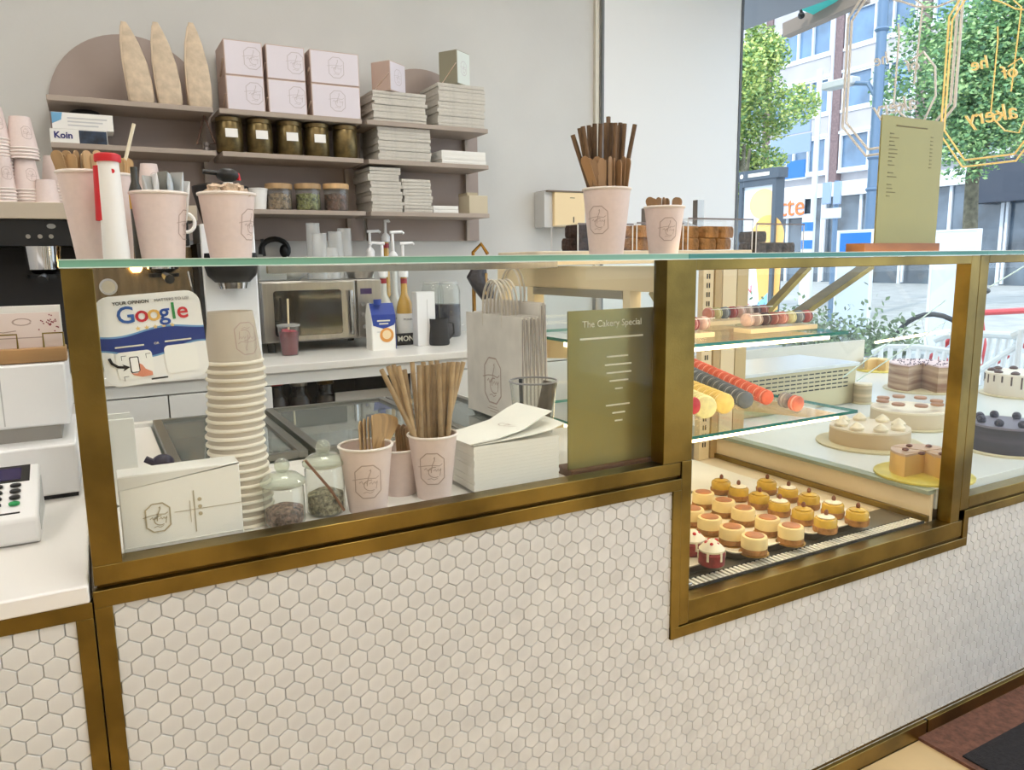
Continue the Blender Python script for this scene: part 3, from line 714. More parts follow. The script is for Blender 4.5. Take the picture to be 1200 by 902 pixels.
syrup(449, 3.22, 'clear syrup bottle with white pump behind the milk carton', clearsy, 324, 284, dirx=-1)
syrup(473, 3.19, 'amber syrup bottle with white pump in front in the black rack', amber, 324, 284)
syrup(434, 3.45, 'clear syrup bottle with tall white pump behind the microwave side', clearsy, 300, 270, z=BZ + .001)
syrup(461, 3.28, 'pale syrup bottle with white pump in the back row of the rack', clearsy, 305, 271)
syrup(452, 3.47, 'tallest syrup bottle with red neck band against the back wall', amber, 283, 258, z=BZ + .001, dirx=.4)
# --- white tall carton, pitcher, jugs
q = Zp(497, 405, BZ); t = thing('tall_white_box', 'tall plain white box beside the bottle rack', 'box', (P(500, 380, q.y).x, q.y + .03, BZ))
obj('box', MB().box(-.042, .042, -.03, .03, 0, P(495, 342, q.y).z - BZ), M('box_white', (238, 238, 238), .45), t, bevel=.002); obj('seam', MB().box(.004, .006, -.0308, -.0302, .02, .2), M('seam_grey', (190, 190, 190), .5), t)
q = Zp(515, 404, BZ); t = thing('milk_pitcher', 'matt black milk pitcher on the back worktop', 'pitcher', q)
ph = P(515, 373, q.y).z - BZ
obj('body', MB().open_lathe([(0, .001), (.042, .001), (.046, .01), (.04, ph * .75), (.041, ph), (.039, ph), (.036, .01), (0, .01)], 24), blackm_m, t)
obj('handle', MB().tube([(.04, 0, ph * .85), (.07, 0, ph * .8), (.072, 0, ph * .4), (.044, 0, ph * .2)], .005), blackm_m, t)
for i, (u, lb) in enumerate(((527, 'glass jug half full of dark syrup with a clear handle beside the black pitcher'), (508, 'glass jug half full of dark syrup behind the tall white box'))):
    Yj = 3.38 if i == 0 else 3.48; x = P(u, 380, Yj).x; t = thing('glass_jug', lb, 'jug', (x, Yj, BZ), 0, 'glass jugs on the back worktop')
    jh = P(u, 333, Yj).z - BZ; lh = P(u, 356, Yj).z - BZ
    obj('glass', MB().open_lathe([(0, .001), (.05, .001), (.055, .012), (.055, jh - .03), (.046, jh), (.05, jh + .004)], 24), jarg_m, t)
    obj('syrup', MB().lathe([(.049, .003), (.0535, .014), (.0535, lh)], 24), M('navy_syrup', (40, 38, 58), .2), t)
    obj('lid', MB().lathe([(.047, jh), (.047, jh + .012)], 24), frost_m, t)
    obj('handle', MB().tube([(.05, -.02, jh - .04), (.085, -.03, jh - .05), (.085, -.03, .08), (.052, -.02, .05)], .006), acryl_m, t)
# --- brass tap and the dark bag hanging on it
q = Zp(553, 390, BZ); tx = P(556, 372, 3.42).x
t = thing('brass_tap', 'slim brass tap rising from the back worktop', 'tap', (tx, 3.42, BZ))
tz = P(556, 310, 3.42).z - BZ
obj('pillar', MB().lathe([(.022, 0), (.022, .015), (.01, .02), (.01, tz)], 16), M('tap_brass', (190, 140, 66), .25, 1.), t)
obj('spout', MB().tube([(0, 0, tz - .01), (.0, 0, tz + .06), (.03, -.03, tz + .1), (.05, -.06, tz + .05)], .009), M('tap_brass'), t)
b0 = P(567, 330, 3.36)
t = thing('dark_pouch', 'crumpled black leather pouch hanging by the brass tap', 'bag', b0)
rings = []
for (u, v, a, b) in ((556, 311, .035, .02), (553, 325, .055, .035), (560, 338, .055, .04), (566, 350, .035, .03), (569, 362, .012, .01)):
    c_ = P(u + 6, v, 3.36) - b0
    rings.append([(c_.x + a * math.cos(k), c_.y + b * math.sin(k), c_.z + .006 * math.sin(3 * k + v)) for k in [2 * math.pi * i / 12 for i in range(12)]])
obj('pouch', MB().loft(rings), M('black_leather', (46, 40, 44), .45, bump=(40, .6)), t); obj('strap', MB().tube([P(570, 320, 3.33) - b0, P(569, 345, 3.33) - b0], .007), M('brass_strap', (186, 150, 96), .4), t)
# ================================================================ wall shelves
SF = 3.34                        # front edge of the shelves
zr = [H + k_ * SF for k_ in (.1855, .1357, .068)]
cols = [(P(54, 113, SF).x, P(250, 128, SF).x), (P(257, 128, SF).x, P(424, 137, SF).x), (P(430, 140, SF).x, P(572, 151, SF).x)]
zpb = P(560, 282, WY - .02).z
names = ['left', 'middle', 'right']
for i, (x0, x1) in enumerate(cols):
    pxs = {0: (P(60, 150, WY - .02).x, P(249, 150, WY - .02).x), 1: (P(252, 200, WY - .02).x, P(423, 200, WY - .02).x), 2: (P(428, 200, WY - .02).x, P(560, 200, WY - .02).x)}[i]
    lb = ['taupe wall shelf unit with a round arched top behind the kraft bags', 'taupe wall shelf unit holding cake boxes, bronze tins and jars', 'taupe wall shelf unit with a small arch and stacks of flat cartons'][i]
    t = thing('wall_shelf', lb, 'shelf', ((pxs[0] + pxs[1]) / 2, WY, zpb))
    ztop = zr[0]
    poly = [(pxs[0], zpb), (pxs[1], zpb), (pxs[1], ztop)]
    if i != 1:
        r = (pxs[1] - pxs[0]) / 2; poly += arc((pxs[0] + pxs[1]) / 2, ztop, r, r * (1.0 if i == 0 else 1.0), 0, 180, 32)[1:-1]
    poly += [(pxs[0], ztop)]
    obj('back_panel', MB().prism(poly, 'y', WY - .02, WY - .0005), taupe_m, t, world=True, smooth=False)
    for j, z in enumerate(zr):
        if i == 0 and j == 2: continue
        obj('shelf', MB().box(x0, x1, SF, WY - .0205, z - .02, z), shelf_m, t, world=True, bevel=.002)
    obj('rail', MB().box(x1 - .022, x1 - .006, WY - .05, WY - .0205, zpb, ztop - .0205), shelf_m, t, world=True)
# kraft coffee bags
def kraft(u, dx, label, lean):
    x = P(u, 117, SF + .05).x; t = thing('kraft_bag', label, 'bag', (x, SF + .05, zr[0]), 0, 'kraft bags on the top shelf')
    hgt = P(u, 28, SF + .05).z - zr[0]; rings = []
    for k, (zf, wx, wy) in enumerate(((0, .041, .033), (.05, .045, .036), (.25, .046, .036), (.5, .043, .03), (.75, .032, .016), (.9, .02, .008), (1, .009, .003))):
        cxx = lean * zf ** 1.6
        rings.append([(cxx + a, b, zf * hgt) for a, b in rrect(-wx, wx, -wy, wy, min(wy * .6, .012), 2)])
    obj('bag', MB().loft(rings), kraft_m, t)
    obj('seam', MB().loft([[(lean * zf ** 1.6 - wx - .0005 + a, b - wy * .7, zf * hgt) for a, b in rrect(-.002, .004, -.004, .004, .001, 1)] for zf, wx, wy in ((0.02, .041, .033), (.25, .046, .036), (.5, .043, .03), (.75, .032, .016), (.95, .014, .005))]), M('kraft_edge', (206, 186, 160), .7), t)
    return t
kraft(166, 0, 'brown kraft coffee bag nearest the bare arch, top leaning left', -.04)
kraft(199, 0, 'middle one of three brown kraft coffee bags on the top shelf', -.03)
kraft(234, 0, 'brown kraft coffee bag nearest the cake boxes, upright', -.012)
# cake boxes
def cakebox(x0, x1, z, hgt, label, em_, dep=.2):
    t = thing('cake_box', label, 'box', ((x0 + x1) / 2, SF + .02, z), 0, 'lilac cake boxes on the top shelf'); hw = (x1 - x0) / 2
    obj('body', MB().box(-hw, hw, 0, dep, 0, hgt), M('box_side', (196, 172, 160), .6), t, bevel=.002)
    obj('front', MB().box(-hw + .004, hw - .004, -.0015, -.0001, .004, hgt - .004), lilac_m, t)
    obj('fold', MB().bar((-hw - .0006, .002, hgt * .45), (-hw - .0006, .1, .01), .001, .012, (1, 0, 0)), M('box_fold', (226, 206, 190), .6), t)
    flat_logo(t, (em_ * hw, -.002, hgt * .52), .064, faint_m, w=.035); return t
bzs = (P(268, 124, SF + .02).z, )
hb = (P(258, 44, SF + .02).z - zr[0]) / 2 - .001
for k, (u0, u1, e, nm2) in enumerate(((264, 309, .45, 'next to the kraft bags'), (313, 358, .5, 'in the middle pair'), (364, 421, .05, 'next to the flat cartons'))):
    xa_, xb_ = P(u0, 90, SF + .02).x, P(u1, 90, SF + .02).x
    for j in range(2):
        cakebox(xa_, xb_, zr[0] + j * (hb + .0008), hb, 'lilac white cake box with octagon emblem, %s, %s' % (('lower' if j == 0 else 'upper'), nm2), e)
# bronze tins
for k, u in enumerate((269, 304, 339, 371, 404)):
    t = thing('tea_tin', 'bronze tea tin ' + ('with white label beside the hanging ornament', 'with white label, second from the hanging ornament', 'with white label, in the middle of the five', 'with white label, beside the unlabelled tin', 'without a label at the right end of the row')[k], 'tin', (P(u, 160, SF + .07).x, SF + .07, zr[1]), 0, 'bronze tins on the middle shelf')
    th = P(268, 139, SF + .07).z - zr[1]
    obj('body', MB().lathe([(.05, 0), (.053, .004), (.053, th - .02), (.05, th - .015)], 24), M('bronze_tin', (122, 104, 66), .35, .7, noise=(30, .3)), t)
    obj('lid', MB().lathe([(.053, th - .015), (.053, th), (.04, th + .004)], 24), M('bronze_lid', (112, 94, 60), .35, .7), t)
    obj('knob', MB().lathe([(.006, th + .004), (.008, th + .016)], 10), black_m, t)
    if k < 4: obj('label', MB().box(-.024, .024, -.0555, -.054, th * .42, th * .42 + .034), M('tin_label', (240, 238, 234), .6), t)
# jars with wooden lids
for k, (u, colr, nm2) in enumerate(((327, (176, 150, 120), 'brown flakes'), (361, (152, 156, 92), 'green leaves'), (394, (128, 92, 76), 'dark red petals'))):
    t = thing('tea_jar', 'glass jar of %s with a wooden lid' % nm2, 'jar', (P(u, 232, SF + .06).x, SF + .06, zr[2]), 0, 'jars with wooden lids')
    jh = P(u, 222, SF + .06).z - zr[2]
    obj('glass', MB().open_lathe([(0, .001), (.05, .001), (.053, .008), (.053, jh)], 24), jarg_m, t)
    obj('contents', MB().lathe([(.047, .003), (.05, .01), (.05, jh * .75), (.02, jh * .82)], 20), M('tea_%d' % k, colr, .9, noise=(70, .5), bump=(90, 1)), t)
    obj('lid', MB().lathe([(.056, jh), (.057, jh + .018), (.055, jh + .022)], 24), wood_m, t)
t = cup((P(303, 240, SF + .05).x, SF + .05, zr[2]), 'white cup at the left end of the jar shelf', h=.085, rt=.04, rb=.03, body=M('white_cup', (238, 236, 232), .5), rim=M('white_cup'), flip=False)
# glove boxes and ornament
q0 = P(58, 152, SF + .02); q1 = P(125, 152, SF + .02); z1_ = P(90, 152, SF + .02).z
t = thing('glove_box', 'white and dark blue printed carton, lower of the pair on the shelf', 'box', ((q0.x + q1.x) / 2, SF + .02, zr[1])); hw = (q1.x - q0.x) / 2
z1_ -= zr[1]
obj('body', MB().box(-hw, hw, 0, .12, 0, z1_), card_m, t); obj('photo', MB().box(-.0 + .0, hw - .002, -.0012, -.0002, .002, z1_ - .002), M('photo_navy', (44, 60, 84), .4, noise=(30, .5)), t)
text('Koin', .032, M('navy_ink', (40, 44, 110), .5), t, (-hw * .55, -.0016, z1_ * .55), bold=.001)
q0 = P(60, 134, SF + .03); q1 = P(132, 140, SF + .03); t2 = thing('medical_box', 'white carton with pale blue print, upper of the pair on the shelf', 'box', ((q0.x + q1.x) / 2, SF + .02, zr[1] + z1_ + .001)); hw2 = (q1.x - q0.x) / 2
h2 = P(95, 133, SF + .02).z - t2.location.z
obj('body', MB().box(-hw2, hw2, 0, .12, 0, h2), card_m, t2); obj('blue_corner', MB().prism([(-hw2, h2 - .001), (-hw2, h2 * .3), (-hw2 + .03, h2 * .55), (-hw2 + .035, h2 - .001)], 'y', -.0012, -.0002), M('sky_print', (110, 168, 206), .5), t2)
for k in range(3): obj('print_line', MB().box(-hw2 + .05, hw2 * (.5 + .15 * k), -.0012, -.0002, h2 * (.2 + .22 * k), h2 * (.2 + .22 * k) + .005), M('print_blue', (120, 140, 180), .6), t2)
b_ = thing('black_pouch', 'small black pouch lying on top of the white carton', 'pouch', (t2.location.x + .01, SF + .08, t2.location.z + h2 + .001)); obj('pouch', MB().sphere((0, 0, .012), .04, sx=1.3, sz=.3), black_m, b_)
q = P(241, 158, SF + .08); t = thing('hanging_ornament', 'small triangular dark string ornament with a figure under the shelf', 'ornament', (q.x, SF + .08, zr[0] - .021))
zz = zr[1] - zr[0] + .021
obj('string', MB().tube([(0, 0, 0), (-.035, 0, zz * .78), (.035, 0, zz * .74), (0, 0, 0)], .004), M('brown_string', (104, 78, 66), .8), t)
obj('figure', MB().sphere((0, 0, zz * .78), .012).lathe([(.016, zz * .98), (.01, zz * .84)], 12), M('pewter', (120, 112, 108), .4, .4), t)
# flat cartons
cart = {}
def carton_stack(u0, u1, v0, v1, zb, n, where, dep=.22, sheetcol=greyc_m, jit=.006, yo=.015):
    Y = SF + yo; xa_, xb_ = P(u0, (v0 + v1) / 2, Y).x, P(u1, (v0 + v1) / 2, Y).x; ztop = P((u0 + u1) / 2, v0, Y).z; th = (ztop - zb) / n
    me = MB().box(-(xb_ - xa_) / 2, (xb_ - xa_) / 2, 0, dep, .0004, th - .0006).box(-(xb_ - xa_) / 2 + .006, (xb_ - xa_) / 2 - .006, -.0015, 0, th * .3, th * .65).mesh('flat_carton', False); me.materials.append(sheetcol)
    for i in range(n):
        o = bpy.data.objects.new('flat_carton', me); COL.objects.link(o); o.location = ((xa_ + xb_) / 2 + random.uniform(-jit, jit), Y + random.uniform(0, .006), zb + i * th); o.rotation_euler = (0, 0, random.uniform(-.015, .015))
        tag(o, 'flat white carton in the stack ' + where, 'carton', 'flat cartons ' + where)
    return ztop, (xa_ + xb_) / 2
s1, sx1 = carton_stack(438, 500, 108, 140, zr[0], 9, 'under the turned lilac box')
s2, sx2 = carton_stack(514, 568, 99, 145, zr[0], 12, 'under the pale green box')
carton_stack(444, 505, 150, 188, zr[1], 10, 'on the middle shelf beside the unlabelled tin')
carton_stack(519, 570, 177, 192, zr[1], 3, 'of three bright white ones', sheetcol=card_m)
carton_stack(434, 470, 196, 249, zr[2], 13, 'that is tallest, beside the wooden lidded jars', jit=.009)
carton_stack(473, 506, 210, 250, zr[2], 10, 'between the tallest stack and the beige box', jit=.007)
carton_stack(508, 537, 241, 251, zr[2], 2, 'lying low beside the beige box', sheetcol=card_m)
def smallbox(x, y, z, w_, hgt, dep, rz, label, cm, sm):
    t = thing('cake_box', label, 'box', (x, y, z), rz, 'small boxes on the right shelf')
    obj('body', MB().box(-w_ / 2, w_ / 2, 0, dep, 0, hgt), sm, t, bevel=.002); obj('front', MB().box(-w_ / 2 + .004, w_ / 2 - .004, -.0015, -.0001, .004, hgt - .004), cm, t)
    obj('fold', MB().bar((-w_ / 2 - .0006, .002, hgt * .6), (-w_ / 2 - .0006, dep * .8, .01), .001, .012, (1, 0, 0)), M('box_fold'), t)
    flat_logo(t, (0, -.002, hgt * .5), w_ * .42, faint_m, w=.035)
hA = P(460, 73, SF + .03).z - s1 - .001; smallbox(P(466, 90, SF + .03).x, SF + .03, s1 + .001, .12, hA, .1, .6, 'small lilac box with emblem standing turned on the flat cartons', lilac_m, M('box_side'))
hB = P(530, 59, SF + .03).z - s2 - .001; smallbox(P(543, 80, SF + .03).x, SF + .03, s2 + .001, .11, hB, .1, .55, 'small pale green box with grey sides standing on the tall carton stack', M('pale_green_box', (216, 222, 214), .5), M('box_grey_green', (150, 146, 126), .6))
q = P(562, 240, SF + .02); t = thing('beige_box', 'plain beige box at the right end of the bottom shelf', 'box', (q.x, SF + .02, zr[2])); obj('box', MB().box(-.055, .045, 0, .12, 0, .085), M('beige_card', (200, 188, 162), .7), t, bevel=.002); obj('lid_flap', MB().box(-.055, .0, .02, .12, .0855, .1), M('beige_card2', (180, 168, 142), .7), t)
# cream dispenser on the wall
q = P(668, 248, WY - .12); a = P(650, 265, WY - .12); b = P(686, 226, WY - .12)
t = thing('wall_dispenser', 'cream boxed dispenser fixed to the back wall behind the straw cup', 'dispenser', (q.x, WY, a.z)); ww = (b.x - a.x) / 2; hh = b.z - a.z
obj('body', MB().box(-ww, ww, -.12, -.0005, 0, hh), M('dispenser_cream', (240, 214, 166), .5), t, bevel=.004); obj('back_plate', MB().box(-ww - .05, -ww, -.1, -.0005, -.005, hh + .005), M('plate_grey', (206, 204, 200), .5), t); obj('lid', MB().box(-ww - .04, ww, -.123, -.0005, hh + .0005, hh + .008), M('plate_brown', (120, 100, 80), .5), t)
obj('slot', MB().box(.02, .026, -.1215, -.12, .02, .05), black_m, t); obj('slot', MB().box(0, .03, -.1215, -.12, hh - .03, hh - .027), black_m, t)
# ================================================================ till side
TW = .848
t = thing('cash_drawer', 'white cash drawer unit with a stepped top on the till worktop', 'cash drawer', (-.3, 1.6, TW))
obj('base', MB().box(-.65, .255, -.062, .26, .008, .098), whitepl_m, t, bevel=.004)
obj('foot_strip', MB().box(-.64, .25, -.055, .25, 0, .008), black_m, t)
obj('neck', MB().box(-.65, .232, .0, .24, .098, .124), M('grey_plastic', (150, 146, 140), .5), t)
xr_ = P(80, 460, 1.6).x + .3; zt_ = P(78, 424, 1.6).z - TW
obj('upper_box', MB().box(-.65, xr_, -.005, .24, .124, zt_), whitepl_m, t, bevel=.004)
xs_ = P(2, 470, 1.59).x + .3; obj('seam', MB().box(xs_ - .001, xs_ + .001, -.0057, -.005, .13, zt_ - .006), M('seam_grey'), t)
zc = TW + zt_ + .001
t = thing('card_stand', 'pink menu card in a brass wire holder on a wooden base', 'card holder', (P(38, 420, 1.63).x, 1.63, zc)); 
x0_, x1_ = P(-30, 420, 1.62).x - t.location.x, P(79, 420, 1.62).x - t.location.x
wbz = P(50, 407, 1.62).z - zc
obj('wood_base', MB().box(x0_, x1_, -.02, .035, 0, wbz), oak_m, t, bevel=.002)
cz_ = P(50, 366, 1.63).z - zc
obj('card', MB().box(x0_ + .01, x1_ - .006, .0, .004, wbz, cz_), M('pink_card', (232, 216, 208), .6), t)
obj('back_card', MB().box(x0_ + .01, x1_ - .004, .012, .03, wbz, cz_ + .012), card_m, t)
for a, b in ((P(-10, 395, 1.61), P(19, 395, 1.61)), (P(50, 395, 1.61), P(74, 395, 1.61))):
    z_ = P(50, 391, 1.61).z - zc
    obj('wire_holder', MB().tube([(a.x - t.location.x, -.01, wbz), (a.x - t.location.x, -.01, z_), (b.x - t.location.x, -.01, z_), (b.x - t.location.x, -.01, wbz)], .0018), brass_m, t)
rs = M('berry_red', (140, 62, 70), .6); mbd = MB()
for i in range(26):
    u, v = random.gauss(60, 5), random.gauss(377, 4); p_ = P(u, v, 1.6298) - t.location
    mbd.prism(arc(p_.x, p_.z, .0014, .0014, 0, 300, 5), 'y', -.0006, -.0001)
obj('berry_print', mbd, rs, t)
obj('print_line', ribbons([([(-.5, .02), (-.35, .05), (-.2, 0), (0, .04)], 1), (arc(.1, .3, .14, .1, 0, 350, 16), 1), ([(-.5, -.18), (.4, -.18)], 1)], .03, lambda x, y: (x * .1 - .02, -.0004, cz_ * .62 + y * .06)), line_m, t, smooth=False)
# card terminal
q = Zp(50, 636, TW); t = thing('card_terminal', 'white card payment terminal with dark display and round keys', 'card terminal', (q.x - .075, q.y, TW))
prof = [(0, .004), (.01, 0), (.15, 0), (.16, .012), (.16, .083), (.15, .09), (.01, .047), (0, .04)]
obj('body', MB().prism(prof, 'x', -.09, .073), whitepl_m, t, bevel=.004)
obj('side_recess', MB().prism([(.03, .012), (.14, .018), (.14, .072), (.03, .04)], 'x', .0731, .0736), M('recess_grey', (196, 198, 196), .4), t)
def onslope(y, dz=0): return .047 + (y - .01) * (.043 / .14) + dz
scm = M('terminal_screen', (46, 40, 84), .15)
for nm2, (xa_, xb_, ya_, yb_), m_, dz in (('display_frame', (-.08, .06, .1, .148), black_m, .0008), ('display', (-.074, .048, .106, .14), scm, .0014)):
    obj(nm2, MB().add([(xa_, ya_, onslope(ya_, dz)), (xb_, ya_, onslope(ya_, dz)), (xb_, yb_, onslope(yb_, dz)), (xa_, yb_, onslope(yb_, dz)), (xa_, ya_, onslope(ya_, -.001)), (xb_, ya_, onslope(ya_, -.001)), (xb_, yb_, onslope(yb_, -.001)), (xa_, yb_, onslope(yb_, -.001))], [(0, 1, 2, 3), (0, 4, 5, 1), (1, 5, 6, 2), (2, 6, 7, 3), (3, 7, 4, 0)]), m_, t)
kme = MB().lathe([(.0075, 0), (.0075, .003), (.006, .004)], 14)
for r_ in range(4):
    for c_ in range(4):
        y_ = .088 - r_ * .017; x_ = .042 - c_ * .024
        m_ = [black_m, M('key_green', (30, 150, 80), .4), M('key_red', (190, 40, 40), .4)][0 if r_ < 3 else (1 if c_ == 0 else (2 if c_ == 3 else 0))]
        o = obj('key', MB().lathe([(.0075, 0), (.0075, .003), (.006, .004)], 14, (x_, y_, onslope(y_))), m_, t)
obj('slip_slot', MB().box(-.06, .05, .012, .016, .0475, .0492), blackm_m, t)
# ================================================================ bay: prep counter with glass lids
pq = thing('prep_counter', 'refrigerated prep counter with sliding glass lids behind the cup bay', 'counter', (.55, 1.8, 0))
def qpart(nm, b, m, bev=.001): return obj(nm, MB().box(*b), m, pq, world=True, bevel=bev)
qpart('body', (.0, .955, 1.525, 2.12, .05, .78), steel_m); 
pgx = P(205, 520, 1.8).x
qpart('well', (.12, .95, 1.56, 2.1, .781, .7815), M('well_grey', (92, 96, 94), .35, .6, noise=(14, .4)), 0)
for b in ((.0, .955, 1.525, 1.555, .78, .856), (.0, .955, 2.09, 2.12, .78, .866), (.925, .955, 1.555, 2.09, .78, .86), (.0, .105, 1.555, 2.09, .78, .856)): qpart('surround', b, worktop_m)
lidm = GLASS('smoky_lid', (206, 216, 210), 1.6, 1.45, .02, milk=.1)
fr_m = M('lid_frame', (128, 128, 122), .35, .6)
def lid(x0, x1, z):
    g = qpart('glass_lid', (x0 + .02, x1 - .02, 1.575, 2.07, z, z + .005), lidm, 0)
    for b in ((x0, x0 + .02, 1.56, 2.085), (x1 - .02, x1, 1.56, 2.085), (x0 + .02, x1 - .02, 1.56, 1.575), (x0 + .02, x1 - .02, 2.07, 2.085)):
        obj('lid_frame', MB().box(b[0], b[1], b[2], b[3], z - .004, z + .011), fr_m, g, bevel=.001)
lid(.11, .37, .862); lid(.385, .72, .862); lid(.725, .92, .862)
for i in range(4):
    for j in range(2): qpart('food_pan', (.15 + i * .2, .33 + i * .2, 1.58 + j * .26, 1.81 + j * .26, .7816, .82), M('pan_%d' % ((i + j) % 3), ((120, 126, 122), (84, 88, 84), (150, 150, 140))[(i + j) % 3], .4, .4), .004)
# little dark thing with the lamp glint, white upright tray
q = Zp(190, 548, .857); t = thing('bag_clip', 'small dark purple clip on the white prep surface', 'clip', (q.x, 1.6, .857))
obj('clip', MB().sphere((0, 0, .018), .018, sx=1.2).tube([(-.03, 0, .03), (.0, -.01, .012), (.04, .0, .006)], .007), M('dark_purple', (46, 40, 62), .3), t)
q = Zp(147, 560, .857); t = thing('paper_tray', 'narrow upright white tray behind the glass near the brass post', 'tray', (P(143, 530, 1.4).x, 1.4, .857))
obj('panel', MB().box(-.02, .022, -.004, .004, 0, P(150, 490, 1.4).z - .857), M('white_matt', (232, 232, 226), .6), t, bevel=.001); obj('back_panel', MB().box(-.035, .018, .02, .026, 0, P(150, 486, 1.4).z - .857), M('white_matt'), t); obj('base', MB().box(-.035, .022, -.004, .05, 0, .004), M('white_matt'), t)
obj('wire', MB().tube([(-.03, -.01, .12), (-.024, -.01, .08), (-.022, -.01, .03)], .002).tube([(-.02, -.012, .13), (-.028, -.012, .05)], .002), black_m, t)
# --- bay items on the shelf
SZ = .857
# review sign stuck inside the pane
GY_ = D + .0155
pc0 = P(180, 396, GY_)
sw = P(243, 396, GY_).x - P(119, 396, GY_).x; hs = sw / 2; hh_ = (P(180, 345, GY_).z - P(183, 449, GY_).z) / 2
t = thing('review_sign', 'white rounded review sign with multicoloured lettering and blue wave on the glass', 'sign', pc0)
t.rotation_euler = (0, math.radians(-3.6), 0)
rr = lambda a, b, c_, d_, r: rrect(a, b, c_, d_, r, 5)
sy = lambda v: hh_ - v * 2 * hh_           # v 0..1 from the top
sxx = lambda u: -hs + u * 2 * hs
obj('plate', MB().prism(rr(-hs, hs, -hh_, hh_, .018), 'y', 0, .0022), M('sign_white', (240, 240, 240), .35), t, smooth=False)
def band(top, bot, m_, yy):
    n = 24; tp = [(sxx(i / n), sy(top(i / n))) for i in range(n + 1)]; bt = [(sxx(i / n), sy(bot(i / n))) for i in range(n, -1, -1)]
    return obj('blue_wave', MB().prism([(max(-hs, min(hs, a)), b) for a, b in tp + bt], 'y', yy - .0003, yy), m_, t, smooth=False)
tp = lambda x: .435 + .03 * math.sin(x * 7.2 + .3) - .03 * x
bt = lambda x: .63 + .06 * math.sin(x * 6.3 - 1.2) * (1 if x < .7 else 1)
band(lambda x: tp(x) - .02, lambda x: bt(x) + .02, M('sign_lightblue', (110, 160, 206), .4), -.0001)
band(tp, bt, M('sign_blue', (26, 52, 130), .4), -.0005)
text('YOUR OPINION', .006, ink_m, t, (sxx(.17), -.0006, sy(.085)), align='LEFT', bold=.0001)
text('MATTERS TO US!', .0056, M('grey_ink', (130, 130, 136), .6), t, (sxx(.56), -.0006, sy(.085)), align='LEFT')
gx = .185
for ch, rgb, wdt in (('G', (40, 88, 160), .17), ('o', (190, 34, 52), .115), ('o', (226, 180, 96), .115), ('g', (34, 76, 160), .115), ('l', (52, 140, 76), .055), ('e', (200, 40, 54), .1)):
    text(ch, .031, M('ink_%d_%d' % (rgb[0], rgb[1]), rgb, .4), t, (sxx(gx), -.0006, sy(.225)), align='LEFT', bold=.0004); gx += wdt
star = [(.0035 * (1 if i % 2 == 0 else .42) * math.sin(math.pi * i / 5), .0035 * (1 if i % 2 == 0 else .42) * math.cos(math.pi * i / 5)) for i in range(10)]
for i in range(5): obj('star', MB().prism([(sxx(.37 + .082 * i) + a, sy(.375) + b) for a, b in star], 'y', -.0006, -.0001), M('star_gold', (226, 196, 130), .4), t, smooth=False)
for u0, u1, v0, v1 in ((.12, .46, .62, .93), (.58, .9, .6, .92)): obj('white_panel', MB().prism(rr(sxx(u0), sxx(u1), sy(v1), sy(v0), .006), 'y', -.0011, -.0006), M('panel_white', (244, 244, 242), .4), t, smooth=False)
for a, b in ((.17, .66), (.4, .66), (.17, .89)): obj('corner_mark', MB().box(sxx(a), sxx(a) + .006, -.0014, -.0011, sy(b) - .0006, sy(b)).box(sxx(a), sxx(a) + .0006, -.0014, -.0011, sy(b) - .006, sy(b)), ink_m, t)
ph_ = obj('phone_picture', MB().prism(rr(sxx(.24), sxx(.33), sy(.86), sy(.68), .002), 'y', -.0015, -.0011), ink_m, t, smooth=False)
obj('phone_screen', MB().prism(rr(sxx(.25), sxx(.32), sy(.85), sy(.69), .0015), 'y', -.0018, -.0015), M('panel_white'), ph_, smooth=False)
obj('hand_picture', MB().prism([(sxx(a), sy(b)) for a, b in ((.24, .86), (.3, .87), (.33, .84), (.33, .76), (.355, .78), (.38, .83), (.44, .87), (.44, .91), (.34, .915), (.27, .89))], 'y', -.0021, -.0016), M('hand_tone', (214, 140, 112), .5), t, smooth=False)
obj('arrow', ribbons([([(.06, .67), (.08, .73), (.13, .775), (.2, .79)], 1)], .028, lambda x, y: (sxx(x), -.0016, sy(y))).prism([(sxx(.24), sy(.79)), (sxx(.17), sy(.75)), (sxx(.19), sy(.79)), (sxx(.17), sy(.83))], 'y', -.002, -.0016), ink_m, t, smooth=False)
text('OR', .0045, whiteink_m, t, (sxx(.52), -.0009, sy(.56)))
for a, b, c_ in ((.13, .4, .57), (.6, .86, .56)): obj('print_line', MB().box(sxx(a), sxx(b), -.0009, -.0005, sy(c_), sy(c_) + .002), whiteink_m, t)
obj('print_line', MB().box(sxx(.42), sxx(.58), -.0005, -.0001, sy(.965), sy(.965) + .0022), ink_m, t)
# white carton with sideways emblem behind the pane
a = P(137, 560, D + .03); b = P(281, 552, D + .03)
t = thing('flat_cake_carton', 'white carton with gold octagon emblem lying sideways behind the glass', 'carton', ((a.x + b.x) / 2, D + .033, SZ)); hw = (b.x - a.x) / 2; hz_ = a.z - SZ
obj('carton', MB().box(-hw, hw, 0, .045, 0, hz_), card_m, t, bevel=.0015)
obj('flap', MB().add([(-hw, -.0006, hz_ * .98), (hw, -.0006, hz_ * .98), (hw, -.0006, hz_ * .99), (-hw, -.0006, hz_ * .83)], [(0, 1, 2, 3)]).box(-hw, hw * .98, -.0012, -.0002, .014, .0152), M('card_shade', (222, 220, 214), .6), t)
flat_logo(t, (-hw * .42, -.0012, hz_ * .45), .031, lineg_m, w=.05)
obj('print_line', MB().box(hw * .18, hw * .19 + .0005, -.0012, -.0004, hz_ * .2, hz_ * .72).box(hw * .11, hw * .12, -.0012, -.0004, hz_ * .33, hz_ * .6).box(-hw * .15, hw, -.0008, -.0004, hz_ * .48, hz_ * .486), lineg_m, t)
